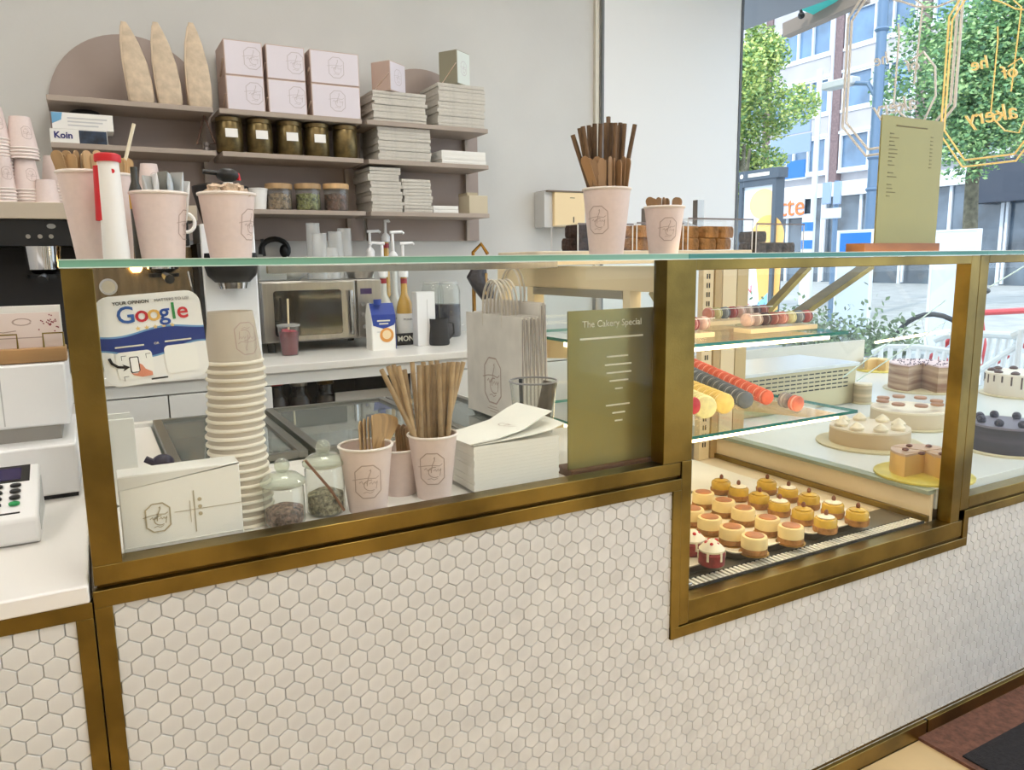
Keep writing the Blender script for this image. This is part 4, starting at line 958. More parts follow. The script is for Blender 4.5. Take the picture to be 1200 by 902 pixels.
for k in range(3): obj('dot', MB().prism(arc(hw * .28, hz_ * (.42 + .09 * k), .0028, .0028, 0, 330, 11), 'y', -.0012, -.0004), lineg_m, t)
# tall stack of grey cups
cst = P(278, 500, 1.215).x; ztopc = P(280, 364, 1.215).z
n_ = 21; hcup = .076; sp = (ztopc - SZ - hcup - .002) / (n_ - 1)
for i in range(n_):
    top = i == n_ - 1
    cup((cst + random.uniform(-.0012, .0012) + .004 * math.sin(i * .45), 1.215, SZ + .002 + i * sp), 'grey paper cup with octagon emblem, top of the tall upturned stack' if top else 'grey paper cup in the tall upturned stack below the top one', h=hcup, rt=.0415, rb=.0325, body=greycup_m, rim=creamrim_m, ang=(math.pi - .45) if top else None, flip=True, group='tall stack of grey cups', lsize=.036, rimr=.003)
# acrylic stand foot beside the stack
# glass jars with ball lids
for (u, v, nm2, colr, sp_) in ((333, 618, 'pale pink flakes', (176, 142, 128), False), (381, 601, 'cream powder and a brown stick', (200, 190, 160), True)):
    p_ = Zp(u, v, SZ); p_.y = max(p_.y, D + .065); x = P(u, v - 30, p_.y).x
    t = thing('storage_jar', 'small glass jar of %s with a ball topped glass lid' % nm2, 'jar', (x, p_.y, SZ), 0, 'glass jars behind the pane')
    jh = P(u, 568 if not sp_ else 545, p_.y).z - SZ
    obj('glass', MB().open_lathe([(0, .001), (.027, .001), (.031, .006), (.031, jh - .004), (.028, jh)], 28), jarg_m, t)
    obj('contents', MB().lathe([(.026, .003), (.0285, .008), (.0285, jh * .42), (.012, jh * .52)], 20), M('flakes_%d' % sp_, colr, .9, noise=(160, .5), bump=(200, 1)), t)
    l_ = obj('lid', MB().lathe([(.030, jh), (.034, jh + .003), (.034, jh + .008), (.022, jh + .018), (.008, jh + .021)], 28), GLASS('thick_glass', (236, 240, 228), 2.2, 1.5, .02, milk=.22), t)
    obj('ball_knob', MB().sphere((0, 0, jh + .031), .012), MATS['thick_glass'], l_)
    if sp_: obj('stick', MB().tube([(.02, -.033, .01), (-.0, -.034, jh * .6), (-.036, -.03, jh + .02)], .0022), M('brown_stick', (130, 92, 70), .6), t)
# pink cups
k1 = Vector((P(430, 560, D + .07).x, D + .07, SZ)); k2 = Vector((P(508, 550, D + .08).x, D + .08, SZ)); k3 = Vector((P(468, 550, D + .13).x, D + .13, SZ))
hc = P(430, 521, k1.y).z - SZ
cup(k1, 'pink paper cup of wooden spoons beside the glass jars', h=hc, rt=.043, rb=.031, ang=-.26)
hc2 = P(508, 508, k2.y).z - SZ
cup(k2, 'pink paper cup of brown paper straws beside the napkins', h=hc2, rt=.042, rb=.029, ang=-.45)
hc3 = P(466, 524, k3.y).z - SZ
cup(k3, 'pink paper cup half hidden behind the spoon cup', h=hc3, rt=.04, rb=.029)
def stickmesh(L, w_, th, mat, bulge=1.25):
    pts = []
    for i in range(9):
        a = math.pi * i / 8; pts.append((w_ * .5 * bulge * math.cos(a), L - w_ * .5 * bulge + w_ * .5 * bulge * math.sin(a)))
    poly = [(-w_ * .4, 0), (w_ * .4, 0), (w_ * .42, L * .6)] + pts + [(-w_ * .42, L * .6)]
    me = MB().prism(poly, 'y', -th / 2, th / 2).mesh('stick', False); me.materials.append(mat); return me
spoon_me = stickmesh(.125, .017, .0016, wood_m); 
for i in range(10):
    f_ = i / 9; p1_ = P(422 + 42 * f_, 493 - 9 * math.sin(f_ * 2.6), k1.y + .002 + .026 * f_); rod('wooden_spoon', spoon_me, in_cup(k1, hc, .043, .031, p1_), p1_, 'flat wooden spoon standing in the pink cup beside the glass jars', 'spoon', 'wooden spoons in the bay cup', spin=1.0 + .06 * i)
for i in range(5):
    p1_ = P(466 + 3 * i, 497 + 3 * (i % 2), k3.y); rod('wooden_fork', stickmesh(.11, .014, .0016, woodd_m) if i == 0 else fm_, in_cup(k3, hc3, .04, .029, p1_), p1_, 'small wooden fork in the half hidden pink cup', 'fork', 'wooden forks in the hidden cup', spin=.6)
    if i == 0: fm_ = bpy.data.objects['wooden_fork'].data
def strawmesh(L, r, mat):
    me = MB().open_lathe([(r, 0), (r, L), (r * .8, L), (r * .8, 0)], 12).mesh('straw'); me.materials.append(mat); return me
st_me = strawmesh(.172, .0042, straw_m)
tops = [(447, 433), (455, 429), (461, 427), (467, 429), (474, 433), (483, 424), (491, 428), (500, 428), (508, 427), (514, 426), (520, 425), (526, 424), (531, 424), (537, 424), (543, 424), (496, 424), (505, 423), (512, 422)]
for i, (u, v) in enumerate(tops):
    f_ = (u - 447) / 96; dep_ = .012 if i < 15 else .03
    p1_ = P(u, v, k2.y - .012 + dep_ + .012 * (i % 3)); p0_ = in_cup(k2, hc2, .042, .029, p1_, 0, .003 * (i % 3))
    rod('paper_straw', st_me, p0_, p1_, 'brown paper straw standing in the pink cup beside the napkins', 'straw', 'paper straws in the bay cup')
# napkin box
na = Zp(555, 581, SZ); na.y = max(na.y, D + .04); nx1 = P(661, 540, na.y).x; nzt = P(556, 524, na.y).z
t = thing('napkin_box', 'clear acrylic napkin box behind the glass beside the straw cup', 'box', (na.x, na.y, SZ)); wN = nx1 - na.x; hN = nzt - SZ
for b in ((0, wN, 0, .003, 0, hN), (0, wN, .117, .12, 0, hN), (0, .003, .003, .117, 0, hN), (wN - .003, wN, .003, .117, 0, hN), (.003, wN - .003, .003, .117, 0, .003)): obj('wall', MB().box(*b), acryl_m, t)
nap = MB().box(0, wN - .012, 0, .105, 0, .0061).mesh('napkin'); napm = M('napkin_paper', (240, 238, 230), .8); nap.materials.append(napm)
nn = int((hN + .002 - .004) / .0062)
for i in range(nn):
    o = bpy.data.objects.new('napkin', nap); COL.objects.link(o); o.location = (na.x + .006 + random.uniform(-.001, .001), na.y + .0075, SZ + .0035 + i * .0062); tag(o, 'folded white napkin in the stack inside the acrylic box', 'napkin', 'napkins in the acrylic box')
zt2 = SZ + .0035 + nn * .0062 + .001
def loosenap(dx, dy, rz, lift, label):
    t = thing('napkin', label, 'napkin', (na.x + dx, na.y + dy, zt2), rz, 'loose napkins on the box')
    nr = [[(x, -.055 + lift * 0, z), (x, .055, z), (x, .055, z + .0016), (x, -.055, z + .0016)] for x, z in ((-.095, .0), (-.04, .002), (.02, .006 + lift * .3), (.06, .012 + lift), (.085, .02 + lift))]
    obj('sheet', MB().loft(nr), napm, t); return t
l1 = loosenap(.105, .06, -.05, .0, 'loose white napkin lying flat on the acrylic box'); l1.location.z += .0005
l2 = loosenap(.085, .07, .12, .016, 'loose white napkin with emblem and one raised corner on the acrylic box'); l2.location.z += .004
flat_logo(l2, (.02, -.01, .0135), .03, line_m, rot=.5, w=.04, facing='z')
# tumbler with rolled paper
Yt = 1.335; x = P(625, 460, Yt).x; zt_ = P(625, 446, Yt).z
t = thing('clear_tumbler', 'large clear plastic tumbler behind the napkin box', 'cup', (x, Yt, SZ)); obj('body', MB().open_lathe([(0, .002), (.035, .002), (.049, zt_ - SZ)], 28), jarg_m, t); obj('rim', MB().open_lathe([(.049 + .002 * math.cos(a), zt_ - SZ + .002 * math.sin(a)) for a in [2 * math.pi * i / 8 for i in range(9)]], 28), M('grey_rim', (150, 148, 150), .3), t)
rolm = strawmesh(.16, .0155, M('dark_roll', (104, 88, 76), .6, noise=(60, .3)))
rod('rolled_paper', rolm, Vector((x + .0, Yt - .005, SZ + .008)), P(645, 447, Yt + .0), 'dark brown rolled paper tube standing in the clear tumbler', 'paper roll', None)
rod('black_stick', strawmesh(.14, .004, black_m), Vector((x - .02, Yt + .01, SZ + .008)), P(610, 444, Yt + .02), 'thin black stick standing in the clear tumbler', 'stick', None)
# paper carrier bags standing edge on
bgm = M('carrier_paper', (226, 219, 212), .7, noise=(20, .05)); bgd = M('carrier_edge', (150, 140, 138), .7)
BX = .845; ybf = PX(549, 471, BX).y; ybn = PX(611, 372, BX).y; bzt = PX(582, 369, BX).z; bzb = .878
for i in range(7):
    off = i * .0125; lb = 'white paper carrier bag with octagon emblem at the front of the standing row' if i == 0 else 'white paper carrier bag with looped handles in the standing row behind the front bag'
    t = thing('carrier_bag', lb, 'bag', (BX + off, (ybf + ybn) / 2 + .004 * i, bzb), 0, 'paper carrier bags'); hy = (ybf - ybn) / 2; hh_b = bzt - bzb + (.03 if i > 4 else 0) - .002 * (i % 2)
    obj('bag', MB().loft([[(a, b, z) for a, b in rrect(-.001, th, -hy, hy, .0009, 1)] for z, th in ((0, .009), (hh_b * .4, .0095), (hh_b * .42, .0085), (hh_b, .004))]), bgm, t)
    obj('gusset', MB().box(.0012, .0035, -hy - .0008, -hy, .004, hh_b - .004), bgd, t)
    obj('handle', MB().tube([(.001, -.05 + .0, hh_b - .03)] + [(.001, -.05 * math.cos(math.radians(k)), hh_b + .02 + .062 * math.sin(math.radians(k))) for k in range(0, 181, 15)] + [(.001, .05, hh_b - .03)], .0028), M('paper_cord', (214, 204, 190), .8), t)
    if i == 0:
        flat_logo(t, (-.0016, -.0, hh_b * .36), .085, line_m, w=.035, facing='-x'); obj('print_line', MB().box(-.0014, -.0011, -.02, .02, hh_b * .1, hh_b * .105).box(-.0014, -.0011, -.03, .03, hh_b * .075, hh_b * .082).box(-.0014, -.0011, -.018, .018, hh_b * .05, hh_b * .056), line_m, t)
# gold sign
Yg = D + .05; a = P(666, 460, Yg); b = P(776, 460, Yg); zb_ = SZ; zt_ = P(720, 362, Yg).z
t = thing('gold_menu_sign', 'tall gold special menu panel standing behind the glass beside the brass post', 'sign', ((a.x + b.x) / 2, Yg, SZ)); hw = (b.x - a.x) / 2
obj('panel', MB().box(-hw, hw, 0, .004, .014, zt_ - SZ), gold_m, t, bevel=.0008); obj('foot', MB().box(-hw, hw, -.012, .045, 0, .014), M('walnut', (96, 62, 40), .5), t, bevel=.001)
hS = zt_ - SZ
text('The Cakery Special', .0175, whiteink_m, t, (-.012, -.0008, hS - .026)); obj('print_line', MB().box(-.085, .06, -.0008, -.0002, hS - .054, hS - .0505), whiteink_m, t)
for i, (w_, dx) in enumerate(((.05, 0), (.062, .002), (.058, .004), (.044, .004), (.018, .004), (0, 0), (.056, .002), (.03, .004), (.018, .004))):
    if w_: obj('print_line', MB().box(dx - w_ / 2, dx + w_ / 2, -.0008, -.0002, hS - .09 - .0155 * i, hS - .087 - .0155 * i), whiteink_m, t)
# ================================================================ on the glass top
GTz = GT + .0005
def gcup(u0, u1, vr, vb, Y, label, ang=None, tz=None, rbk=.68):
    x = P((u0 + u1) / 2, vr, Y).x; a = abs(math.atan2(x, Y)); rt = (P(u1, vr, Y).x - P(u0, vr, Y).x) / 2 * math.cos(a); h = P((u0 + u1) / 2, vr, Y).z - GTz
    cup((x, Y, GTz), label, h=h, rt=rt, rb=rt * rbk, ang=ang, lsize=rt * .85); return Vector((x, Y, GTz)), h, rt
Y1 = 1.24
c1, h1, r1 = gcup(66, 136, 203, 302, Y1, 'tall pink paper cup of wooden forks at the open end of the glass top', rbk=.62)
c2, h2_, r2 = gcup(152, 219, 227, 302, 1.2, 'pink paper cup of sugar sachets on the glass top', ang=1.15, rbk=.78)
c3, h3, r3 = gcup(232, 299, 228, 302, 1.2, 'pink paper cup of brown sugar cubes on the glass top', ang=.85, rbk=.74)
c4, h4, r4 = gcup(120, 153, 205, 302, 1.36, 'pink paper cup of stirrers hidden behind the white shaker bottle', rbk=.7)
fk = stickmesh(.15, .016, .0018, wood_m, 1.1)
for i in range(10):
    f_ = i / 9; p1_ = P(64 + 56 * f_, 176 + 4 * (i % 2), Y1 + .01 * (i % 3)); rod('wooden_fork', fk, in_cup(c1, h1, r1, r1 * .62, p1_), p1_, 'wooden fork standing in the tall pink cup at the open end of the glass', 'fork', 'wooden forks in the tall cup', spin=.9 + .3 * (i % 3))
for i in range(4): p1_ = P(138 + 4 * i, 185, 1.37); rod('coffee_stirrer', fk, in_cup(c4, h4, r4, r4 * .7, p1_), p1_, 'wooden stirrer in the cup hidden behind the white shaker', 'stirrer', 'stirrers behind the shaker', spin=.4 * i)
rod('white_straw', strawmesh(.1, .0026, M('white_straw_p', (232, 222, 196), .6)), P(139, 221, 1.37), P(157, 145, 1.37), 'thin cream straw sticking out above the stirrers', 'straw', None)
# white shaker with red lid
Ys = 1.17; xs0 = P(132, 250, Ys).x
t = thing('shaker_bottle', 'white tapered shaker bottle with a red lid on the glass top', 'bottle', (xs0, Ys, GTz)); hS = P(130, 190, Ys).z - GTz
w1_ = (P(151, 290, Ys).x - P(119, 290, Ys).x) / 2; w2_ = (P(143, 195, Ys).x - P(117, 195, Ys).x) / 2
obj('body', MB().lathe([(w1_, 0), (w1_ * 1.0, .01), (w2_ * 1.05, hS * .82), (w2_, hS)], 28), M('shaker_white', (240, 239, 236), .4), t)
obj('lid', MB().lathe([(w2_ * 1.22, hS), (w2_ * 1.25, hS + .003), (w2_ * 1.22, hS + .009), (w2_ * .9, hS + .011)], 28), red_m, t)
obj('red_stripe', MB().open_lathe([(w1_ * .985, hS * .4), (w2_ * 1.03, hS * .96)], 28), red_m, t).location = (-.0045, .006, 0)
obj('print', MB().lathe([(.003, 0), (.003, .0006)], 10), red_m, t).location = (w2_ * .3, -w2_ * .95, hS * .9)
bpy.context.view_layer.update()
for o in t.children:
    if o.name.startswith('print'): o.rotation_euler = (math.pi / 2, 0, 0)
t = thing('white_mug', 'white mug with a round handle behind the sachet cup on the glass top', 'mug', (P(199, 280, 1.33).x, 1.33, GTz)); wg = M('white_glaze', (240, 238, 234), .2)
mh = P(199, 244, 1.33).z - GTz
obj('body', MB().open_lathe([(0, 0), (.018, 0), (.02, .006), (.02, mh), (.018, mh), (.017, .008), (0, .008)], 24), wg, t)
hz = P(218, 261, 1.33) - t.location; obj('handle', MB().tube([(hz.x + .013 * math.cos(a), 0, hz.z + .0145 * math.sin(a)) for a in [math.radians(-150 + 15 * i) for i in range(21)]], .0028), wg, t)
# sachets and bottle in cup 2
sac = [M('sachet_silver', (186, 186, 182), .3, .4), M('sachet_white', (232, 234, 236), .5), M('sachet_grey', (140, 140, 132), .35, .3), M('sachet_blue', (196, 206, 214), .5)]
for i, (u, v, tilt) in enumerate(((172, 206, -.5), (180, 204, .2), (190, 201, .35), (198, 203, -.2), (207, 202, .5), (213, 212, .7))):
    me = MB().loft([[(a, b, z) for a, b in rrect(-.0145, .0145, -th, th, th * .5, 1)] for z, th in ((0, .0006), (.012, .003), (.045, .003), (.058, .0006))]).mesh('sachet'); me.materials.append(sac[i % 4])
    p1_ = P(u, v, c2.y + .008 * (i % 3 - 1)); p0_ = p1_ + Vector((-.012 * tilt, 0, -.058)); p0_.x = max(c2.x - r2 * .7, min(c2.x + r2 * .7, p0_.x))
    rod('sugar_sachet', me, p0_, p1_, ['silver sugar sachet in the pink cup on the glass top', 'white sugar sachet in the pink cup on the glass top', 'dark grey sugar sachet in the pink cup on the glass top', 'pale blue sugar sachet in the pink cup on the glass top'][i % 4], 'sachet', 'sachets in the pink cup', spin=tilt)
t = thing('dropper_bottle', 'small dark bottle with yellow base between sachets and white shaker', 'bottle', (P(159, 225, 1.3).x, 1.3, GTz)); hq = P(159, 196, 1.3).z - GTz
obj('glass', MB().lathe([(.009, 0), (.0095, hq * .75), (.005, hq * .85), (.005, hq)], 14), M('dark_bottle', (60, 58, 50), .3), t); obj('base_label', MB().open_lathe([(.0098, hq * .55), (.0098, hq * .73)], 14), M('yellow_label', (214, 164, 40), .5), t)
# sugar cubes
cb = MB().box(-.0075, .0075, -.007, .007, -.006, .006).mesh('sugar_cube'); cbm = M('brown_sugar', (226, 200, 172), .9, noise=(200, .2)); cb.materials.append(cbm)
for i in range(30):
    a = random.uniform(0, 6.28); rr_ = (r3 - .009) * math.sqrt(random.random()); lay = i // 15
    o = bpy.data.objects.new('sugar_cube', cb); COL.objects.link(o); o.location = (c3.x + rr_ * math.cos(a) * (1 - .3 * lay), c3.y + rr_ * math.sin(a) * (1 - .3 * lay), c3.z + h3 - .002 + .009 * lay); o.rotation_euler = (random.uniform(-.5, .5), random.uniform(-.5, .5), random.uniform(0, 3))
    tag(o, 'brown sugar cube heaped in the pink cup on the glass top', 'sugar cube', 'sugar cubes')
t = thing('pump_bottle', 'white bottle with black trigger head and red tip behind the sugar cube cup', 'bottle', (P(268, 225, 1.42).x, 1.42, GTz)); hq = P(266, 222, 1.42).z - GTz
obj('body', MB().lathe([(.02, 0), (.021, hq * .8), (.008, hq), (.008, hq + .012)], 20), whitepl_m, t); zt3 = hq + .012
obj('head', MB().sphere((0, 0, zt3 + .012), .015, sx=1.3, sz=.8).tube([(-.005, 0, zt3 + .014), (-.04, 0, zt3 + .017)], .004), black_m, t); obj('tip', MB().lathe([(.004, 0), (.002, .012)], 10, (.018, 0, zt3 + .004)), red_m, t)
# straw cup and stirrer cup on the right part
c5, h5, r5 = gcup(683, 739, 222, 297, 1.19, 'pink paper cup of brown straws and stirrers on the glass top', ang=-1.05, rbk=.72)
c6, h6, r6 = gcup(755, 802, 243, 297, 1.2, 'small pink paper cup of wooden spoons on the glass top', ang=-.45, rbk=.74)
st2 = strawmesh(.2, .0042, strawd_m)
for i, (u, v) in enumerate(((671, 158), (679, 150), (683, 148), (690, 147), (697, 145), (704, 145), (710, 144), (716, 144), (721, 144), (727, 144), (732, 145), (744, 146), (713, 137), (694, 149), (724, 147))):
    f_ = (u - 671) / 73; p1_ = P(u, v, c5.y + .012 - .012 * (i % 3) + (.02 if i > 11 else 0)); p0_ = in_cup(c5, h5, r5, r5 * .72, p1_, 0, .004 * (i % 3))
    rod('paper_straw', st2, p0_, p1_, 'dark brown paper straw standing in the pink cup on the glass top', 'straw', 'paper straws on the glass top')
sk2 = stickmesh(.135, .0155, .0018, woodd_m, 1.05)
for i in range(11):
    f_ = i / 10; p1_ = P(684 + 52 * f_, 183 + 2 * (i % 3), c5.y - .02 + .006 * (i % 2)); rod('wooden_stirrer', sk2, in_cup(c5, h5, r5, r5 * .72, p1_), p1_, 'broad wooden stirrer at the front of the straw cup', 'stirrer', 'wooden stirrers in the straw cup', spin=.5 + .25 * (i % 3))
sk3 = stickmesh(.1, .015, .0018, woodd_m, 1.15)
for i, f_ in enumerate((0, .12, .3, .38, .46, .55, .85, .95)):
    p1_ = P(760 + 39 * f_, 231 + (i % 2), c6.y + .006 * (i % 3)); rod('wooden_spoon', sk3, in_cup(c6, h6, r6, r6 * .74, p1_), p1_, 'wooden spoon standing in the small pink cup on the glass top', 'spoon', 'wooden spoons in the small cup', spin=.9 + .3 * (i % 3))
# brownie boxes on a wooden board
YB = 1.52
bx0 = P(629, 293, YB).x; bx1 = P(884, 293, YB).x
bo = obj('wooden_board', MB().prism(rrect(bx0, bx1, YB, YB + .2, .015), 'z', GTz, GTz + .011), M('pale_board', (226, 212, 188), .6, noise=(20, .08, (.2, 1, 1))), bevel=.002); tag(bo, 'long pale wooden board under the acrylic brownie boxes on the glass top', 'board')
bzz = GTz + .0115
def acbox(u0, u1, vt, Y, n, m_, label, itemlabel, dep=.12, z=None, dark=None, seed=0, nm='brownie'):
    rn = random.Random(seed); x0, x1 = P(u0, 280, Y).x, P(u1, 280, Y).x; z = z or bzz; hgt = P((u0 + u1) / 2, vt, Y).z - z
    t = thing('acrylic_box', label, 'box', (x0, Y, z)); w_ = x1 - x0
    for b in ((0, w_, 0, .002, 0, hgt), (0, w_, dep - .002, dep, 0, hgt), (0, .002, .002, dep - .002, 0, hgt), (w_ - .002, w_, .002, dep - .002, 0, hgt)): obj('wall', MB().box(*b), acryl_m, t)
    obj('lid', MB().box(0, w_, 0, dep, hgt, hgt + .002), acryl_m, t); obj('lid_edge', MB().box(0, w_, -.0015, 0, hgt - .001, hgt + .003), M('acrylic_edge', (120, 110, 112), .3), t)
    for xx, yy in ((0, 0), (w_ - .002, 0), (0, dep - .002)): obj('edge', MB().box(xx, xx + .002, yy - .0004, yy + .002, 0, hgt), M('acrylic_white_edge', (220, 220, 222), .3), t)
    per = max(1, int((w_ - .006) / .06))
    for k_ in range(n):
        lay = k_ // per; i = k_ % per
        o = obj(nm, MB().loft([[(a, b, zz_) for a, b in rrect(-.026 * s_, .026 * s_, -.032 * s_, .032 * s_, .008, 2)] for zz_, s_ in ((0, .95), (.006, 1), (.023, 1), (.03, .92))]), m_)
        o.location = (x0 + .034 + i * .06 + rn.uniform(-.003, .003) + lay * .004, Y + .045 + rn.uniform(-.004, .01), z + .0015 + lay * .031); o.rotation_euler = (0, 0, rn.uniform(-.1, .1)); tag(o, itemlabel, 'pastry', itemlabel.split(' in ')[0] + 's')
choc = M('chocolate_brownie', (66, 44, 36), .85, noise=(60, .35), bump=(90, 1)); blond = M('blondie', (186, 134, 78), .85, noise=(40, .3), bump=(70, .8)); cook = M('dark_cookie', (96, 84, 74), .85, noise=(50, .4), bump=(80, 1))
acbox(677, 742, 263, YB + .01, 4, choc, 'clear acrylic box of dark brownies behind the straw cup', 'dark chocolate brownie in the acrylic box behind the straw cup', seed=1)
acbox(746, 801, 262, YB + .01, 3, blond, 'narrow clear acrylic box of golden blondies behind the small cup', 'golden blondie in the narrow acrylic box behind the small cup', seed=2)
acbox(806, 882, 257, YB + .01, 6, blond, 'clear acrylic box of golden blondies in the middle of the board', 'golden blondie in the acrylic box in the middle of the board', seed=3)
acbox(886, 942, 263, YB + .02, 4, cook, 'clear acrylic box of grey brown cookies near the window', 'grey brown cookie in the acrylic box near the window', seed=4, z=GTz)
# small metal stand behind the boxes
q = P(820, 245, 1.7); t = thing('display_riser', 'grey metal angled riser behind the acrylic boxes', 'stand', (q.x - .05, 1.73, GTz)); zr_ = P(820, 243, 1.73).z - GTz
obj('bar', MB().bar((-.12, 0, zr_ * .9), (.06, 0, zr_ * .55), .012, .03, (0, 1, 0)), steel_m, t); obj('post', MB().box(.06, .085, -.01, .01, 0, zr_ * 1.15), steel_m, t); obj('post', MB().box(-.13, -.115, -.01, .01, 0, zr_ * .95), steel_m, t)
# olive menu panel on a wooden foot
Ym = 1.17; a = P(1025, 286, Ym); b = P(1096, 286, Ym)
t = thing('menu_panel', 'tall olive gold menu panel in a wooden foot on the glass top', 'menu', ((a.x + b.x) / 2, Ym, GTz), 0); hw = (b.x - a.x) / 2
zt_ = P(1075, 139, Ym).z - GTz; fz = P(1050, 285, Ym).z - GTz
xo = P(1074, 139, Ym).x - P(1061, 286, Ym).x
tilt_y = 0.0
obj('panel', MB().box(-hw, hw, 0, .004, .004, zt_), olive_m, t, bevel=.0006)
fa, fb = P(1013, 291, Ym - .02).x - t.location.x, P(1101, 291, Ym - .02).x - t.location.x
obj('foot', MB().box(fa, fb, -.02, .03, 0, max(.008, fz)), M('foot_wood', (166, 110, 66), .5, noise=(20, .2, (.2, 1, 1))), t, bevel=.001)
obj('heading', MB().box(-hw * .55, hw * .45, -.0008, 0, zt_ - .022, zt_ - .019), M('olive_ink', (118, 108, 66), .6), t)
for i in range(17):
    if i in (9, 12): continue
    z_ = zt_ - .04 - i * .0088; w_ = random.uniform(.012, .034)
    obj('menu_line', MB().box(-hw * .74, -hw * .74 + w_, -.0008, 0, z_, z_ + .0018), M('olive_ink'), t)
    if i < 9: obj('price', MB().box(hw * .58, hw * .66, -.0008, 0, z_, z_ + .0018), M('olive_ink'), t)
obj('flyer', MB().box(0, .09, .045, .1, 0, .0015), card_m, None).location = (b.x - .02, Ym, GTz); tag(bpy.data.objects['flyer'], 'flat paper flyer lying on the glass behind the olive menu panel', 'flyer')
# ================================================================ pastries in the case
DZ = .5755
traym = M('cream_tray', (246, 238, 218), .3); trayd = M('tray_shadow', (70, 58, 46), .6)
# trays run back from the front grille; front corners read off the photograph
def tray(u0, v0, u1, v1, label, back=1.86, x0=None):
    a = Zp(u0, v0, DZ + .012) if x0 is None else Vector((x0, 0, 0)); b = Zp(u1, v1, DZ + .012); yf = max(b.y, D + .078)
    t = thing('pastry_tray', label, 'tray', ((a.x + b.x) / 2, (yf + back) / 2, DZ + .012), 0, 'cream trays in the pastry case'); hx, hy = (b.x - a.x) / 2 - .003, (back - yf) / 2
    obj('plate', MB().loft([[(x, y, z) for x, y in rrect(-hx + i_, hx - i_, -hy + i_, hy - i_, .025, 4)] for i_, z in ((.02, 0), (.006, .008), (0, .014), (.003, .0145), (.012, .010))]), traym, t)
    obj('underside', MB().loft([[(x, y, z) for x, y in rrect(-hx + i_, hx - i_, -hy + i_, hy - i_, .025, 4)] for i_, z in ((.022, -.0115), (.016, -.0115), (.012, .0), (.0065, .0075))], cap=False), trayd, t)  # dark skirt painted for the shadow below the tray
    return t, a.x, b.x
tA, ax0, ax1 = tray(806, 690, 868, 663, 'cream tray of red berry cakes next to the brass post', x0=1.01)
tB, bx0_, bx1_ = tray(872, 662, 952, 637, 'cream tray of swirled cheesecakes in the middle of the case')
tC, cx0_, cx1_ = tray(955, 636, 1029, 613, 'cream tray of lemon tartlets beside the side wall')
biscuit = M('biscuit', (190, 132, 70), .85, noise=(60, .25), bump=(120, .6)); cheese = M('cheesecake', (240, 214, 152), .5, noise=(30, .06)); lemon = M('lemon_glaze', (218, 176, 66), .25, noise=(30, .15)); mer = M('cream_topping', (244, 232, 204), .5, noise=(40, .08)); swirl = M('caramel_swirl', (206, 128, 72), .4, noise=(25, .3)); nut = M('hazelnut', (124, 70, 46), .5); redv = M('red_velvet', (152, 44, 48), .7, noise=(50, .3)); berry = M('berry', (196, 36, 44), .3); cupm = M('pale_cup', (214, 196, 160), .6)
TZ = DZ + .0225
def cakelet(kind, seed):
    rn = random.Random(seed); t = thing('x', 'x', 'pastry')
    if kind == 'lemon':
        obj('crust', MB().lathe([(.0215, 0), (.0235, .002), (.0245, .013), (.0215, .0135)], 22), biscuit, t); obj('filling', MB().lathe([(.0222, .0135), (.0224, .026), (.0205, .0295), (.012, .031)], 22), lemon, t)
        obj('cream_top', MB().lathe([(.0, .0308), (.016, .0306), (.017, .0325), (.008, .0355), (0, .036)], 18), mer if seed % 2 else lemon, t); obj('nut', MB().sphere((.001, 0, .040), .0045, 8, 6, sz=1.5), nut, t)
    elif kind == 'cheese':
        obj('crust', MB().lathe([(.0225, 0), (.0245, .002), (.0245, .012)], 22), biscuit, t); obj('filling', MB().lathe([(.0243, .012), (.0245, .03), (.023, .0335), (.018, .034)], 22), cheese, t)
        obj('swirl', MB().lathe([(0, .0336), (.018, .0342), (.0165, .0358), (.006, .0366), (0, .0362)], 18), swirl, t)
        o = obj('wrapper', MB().lathe([(.028, -.0002), (.028, .0008)], 20), M('gold_board', (190, 150, 70), .3, .8), t)
    else:
        obj('sponge', MB().lathe([(.021, 0), (.0235, .002), (.0245, .022), (.0215, .026)], 22), redv, t); obj('icing', MB().lathe([(.0225, .0262), (.0235, .03), (.016, .038), (.006, .046), (0, .047)], 20), mer, t)
        for k_ in range(5): obj('berry', MB().sphere((.010 * math.cos(k_ * 1.3), .010 * math.sin(k_ * 1.3), .043 - .001 * k_), .004, 8, 6), berry, t)
        for k_ in range(6): obj('drip', MB().box(-.002, .002, -.0252, -.0235, .012, .028), mer, t).rotation_euler = (0, 0, k_ * 1.05)
    return t
protos = {'lemon': [cakelet('lemon', 0), cakelet('lemon', 1)], 'cheese': [cakelet('cheese', 0)], 'berry': [cakelet('berry', 0)]}
bpy.context.view_layer.update()
for l_ in protos.values():
    for p_ in l_: KIDS[p_.name] = list(p_.children)
rows = {'lemon': [[(985, 350), (850, 310), (725, 265), (615, 225), (505, 185)], [(810, 390), (690, 345), (565, 300), (458, 260), (350, 220), (258, 185)]],
        'cheese': [[(625, 445), (495, 400), (370, 345), (270, 300), (165, 255)], [(425, 500), (305, 450), (190, 395), (110, 345)]], 'berry': [[(195, 560), (105, 500)]]}
labs = {'lemon': ('yellow lemon tartlet topped with a nut, in the row beside the side wall', 'yellow lemon tartlet topped with a nut, in the row beside the cheesecakes'),
        'cheese': ('small round cheesecake with caramel swirl, in the row beside the lemon tartlets', 'small round cheesecake with caramel swirl, in the row beside the berry cakes'),
        'berry': ('red velvet cake with cream and berries on the tray next to the brass post',)}
nms = {'lemon': 'lemon_tartlet', 'cheese': 'cheesecake', 'berry': 'berry_cake'}
lim = {'lemon': (cx0_ + .036, cx1_ - .036), 'cheese': (bx0_ + .036, bx1_ - .036), 'berry': (ax0 + .034, ax1 - .036)}
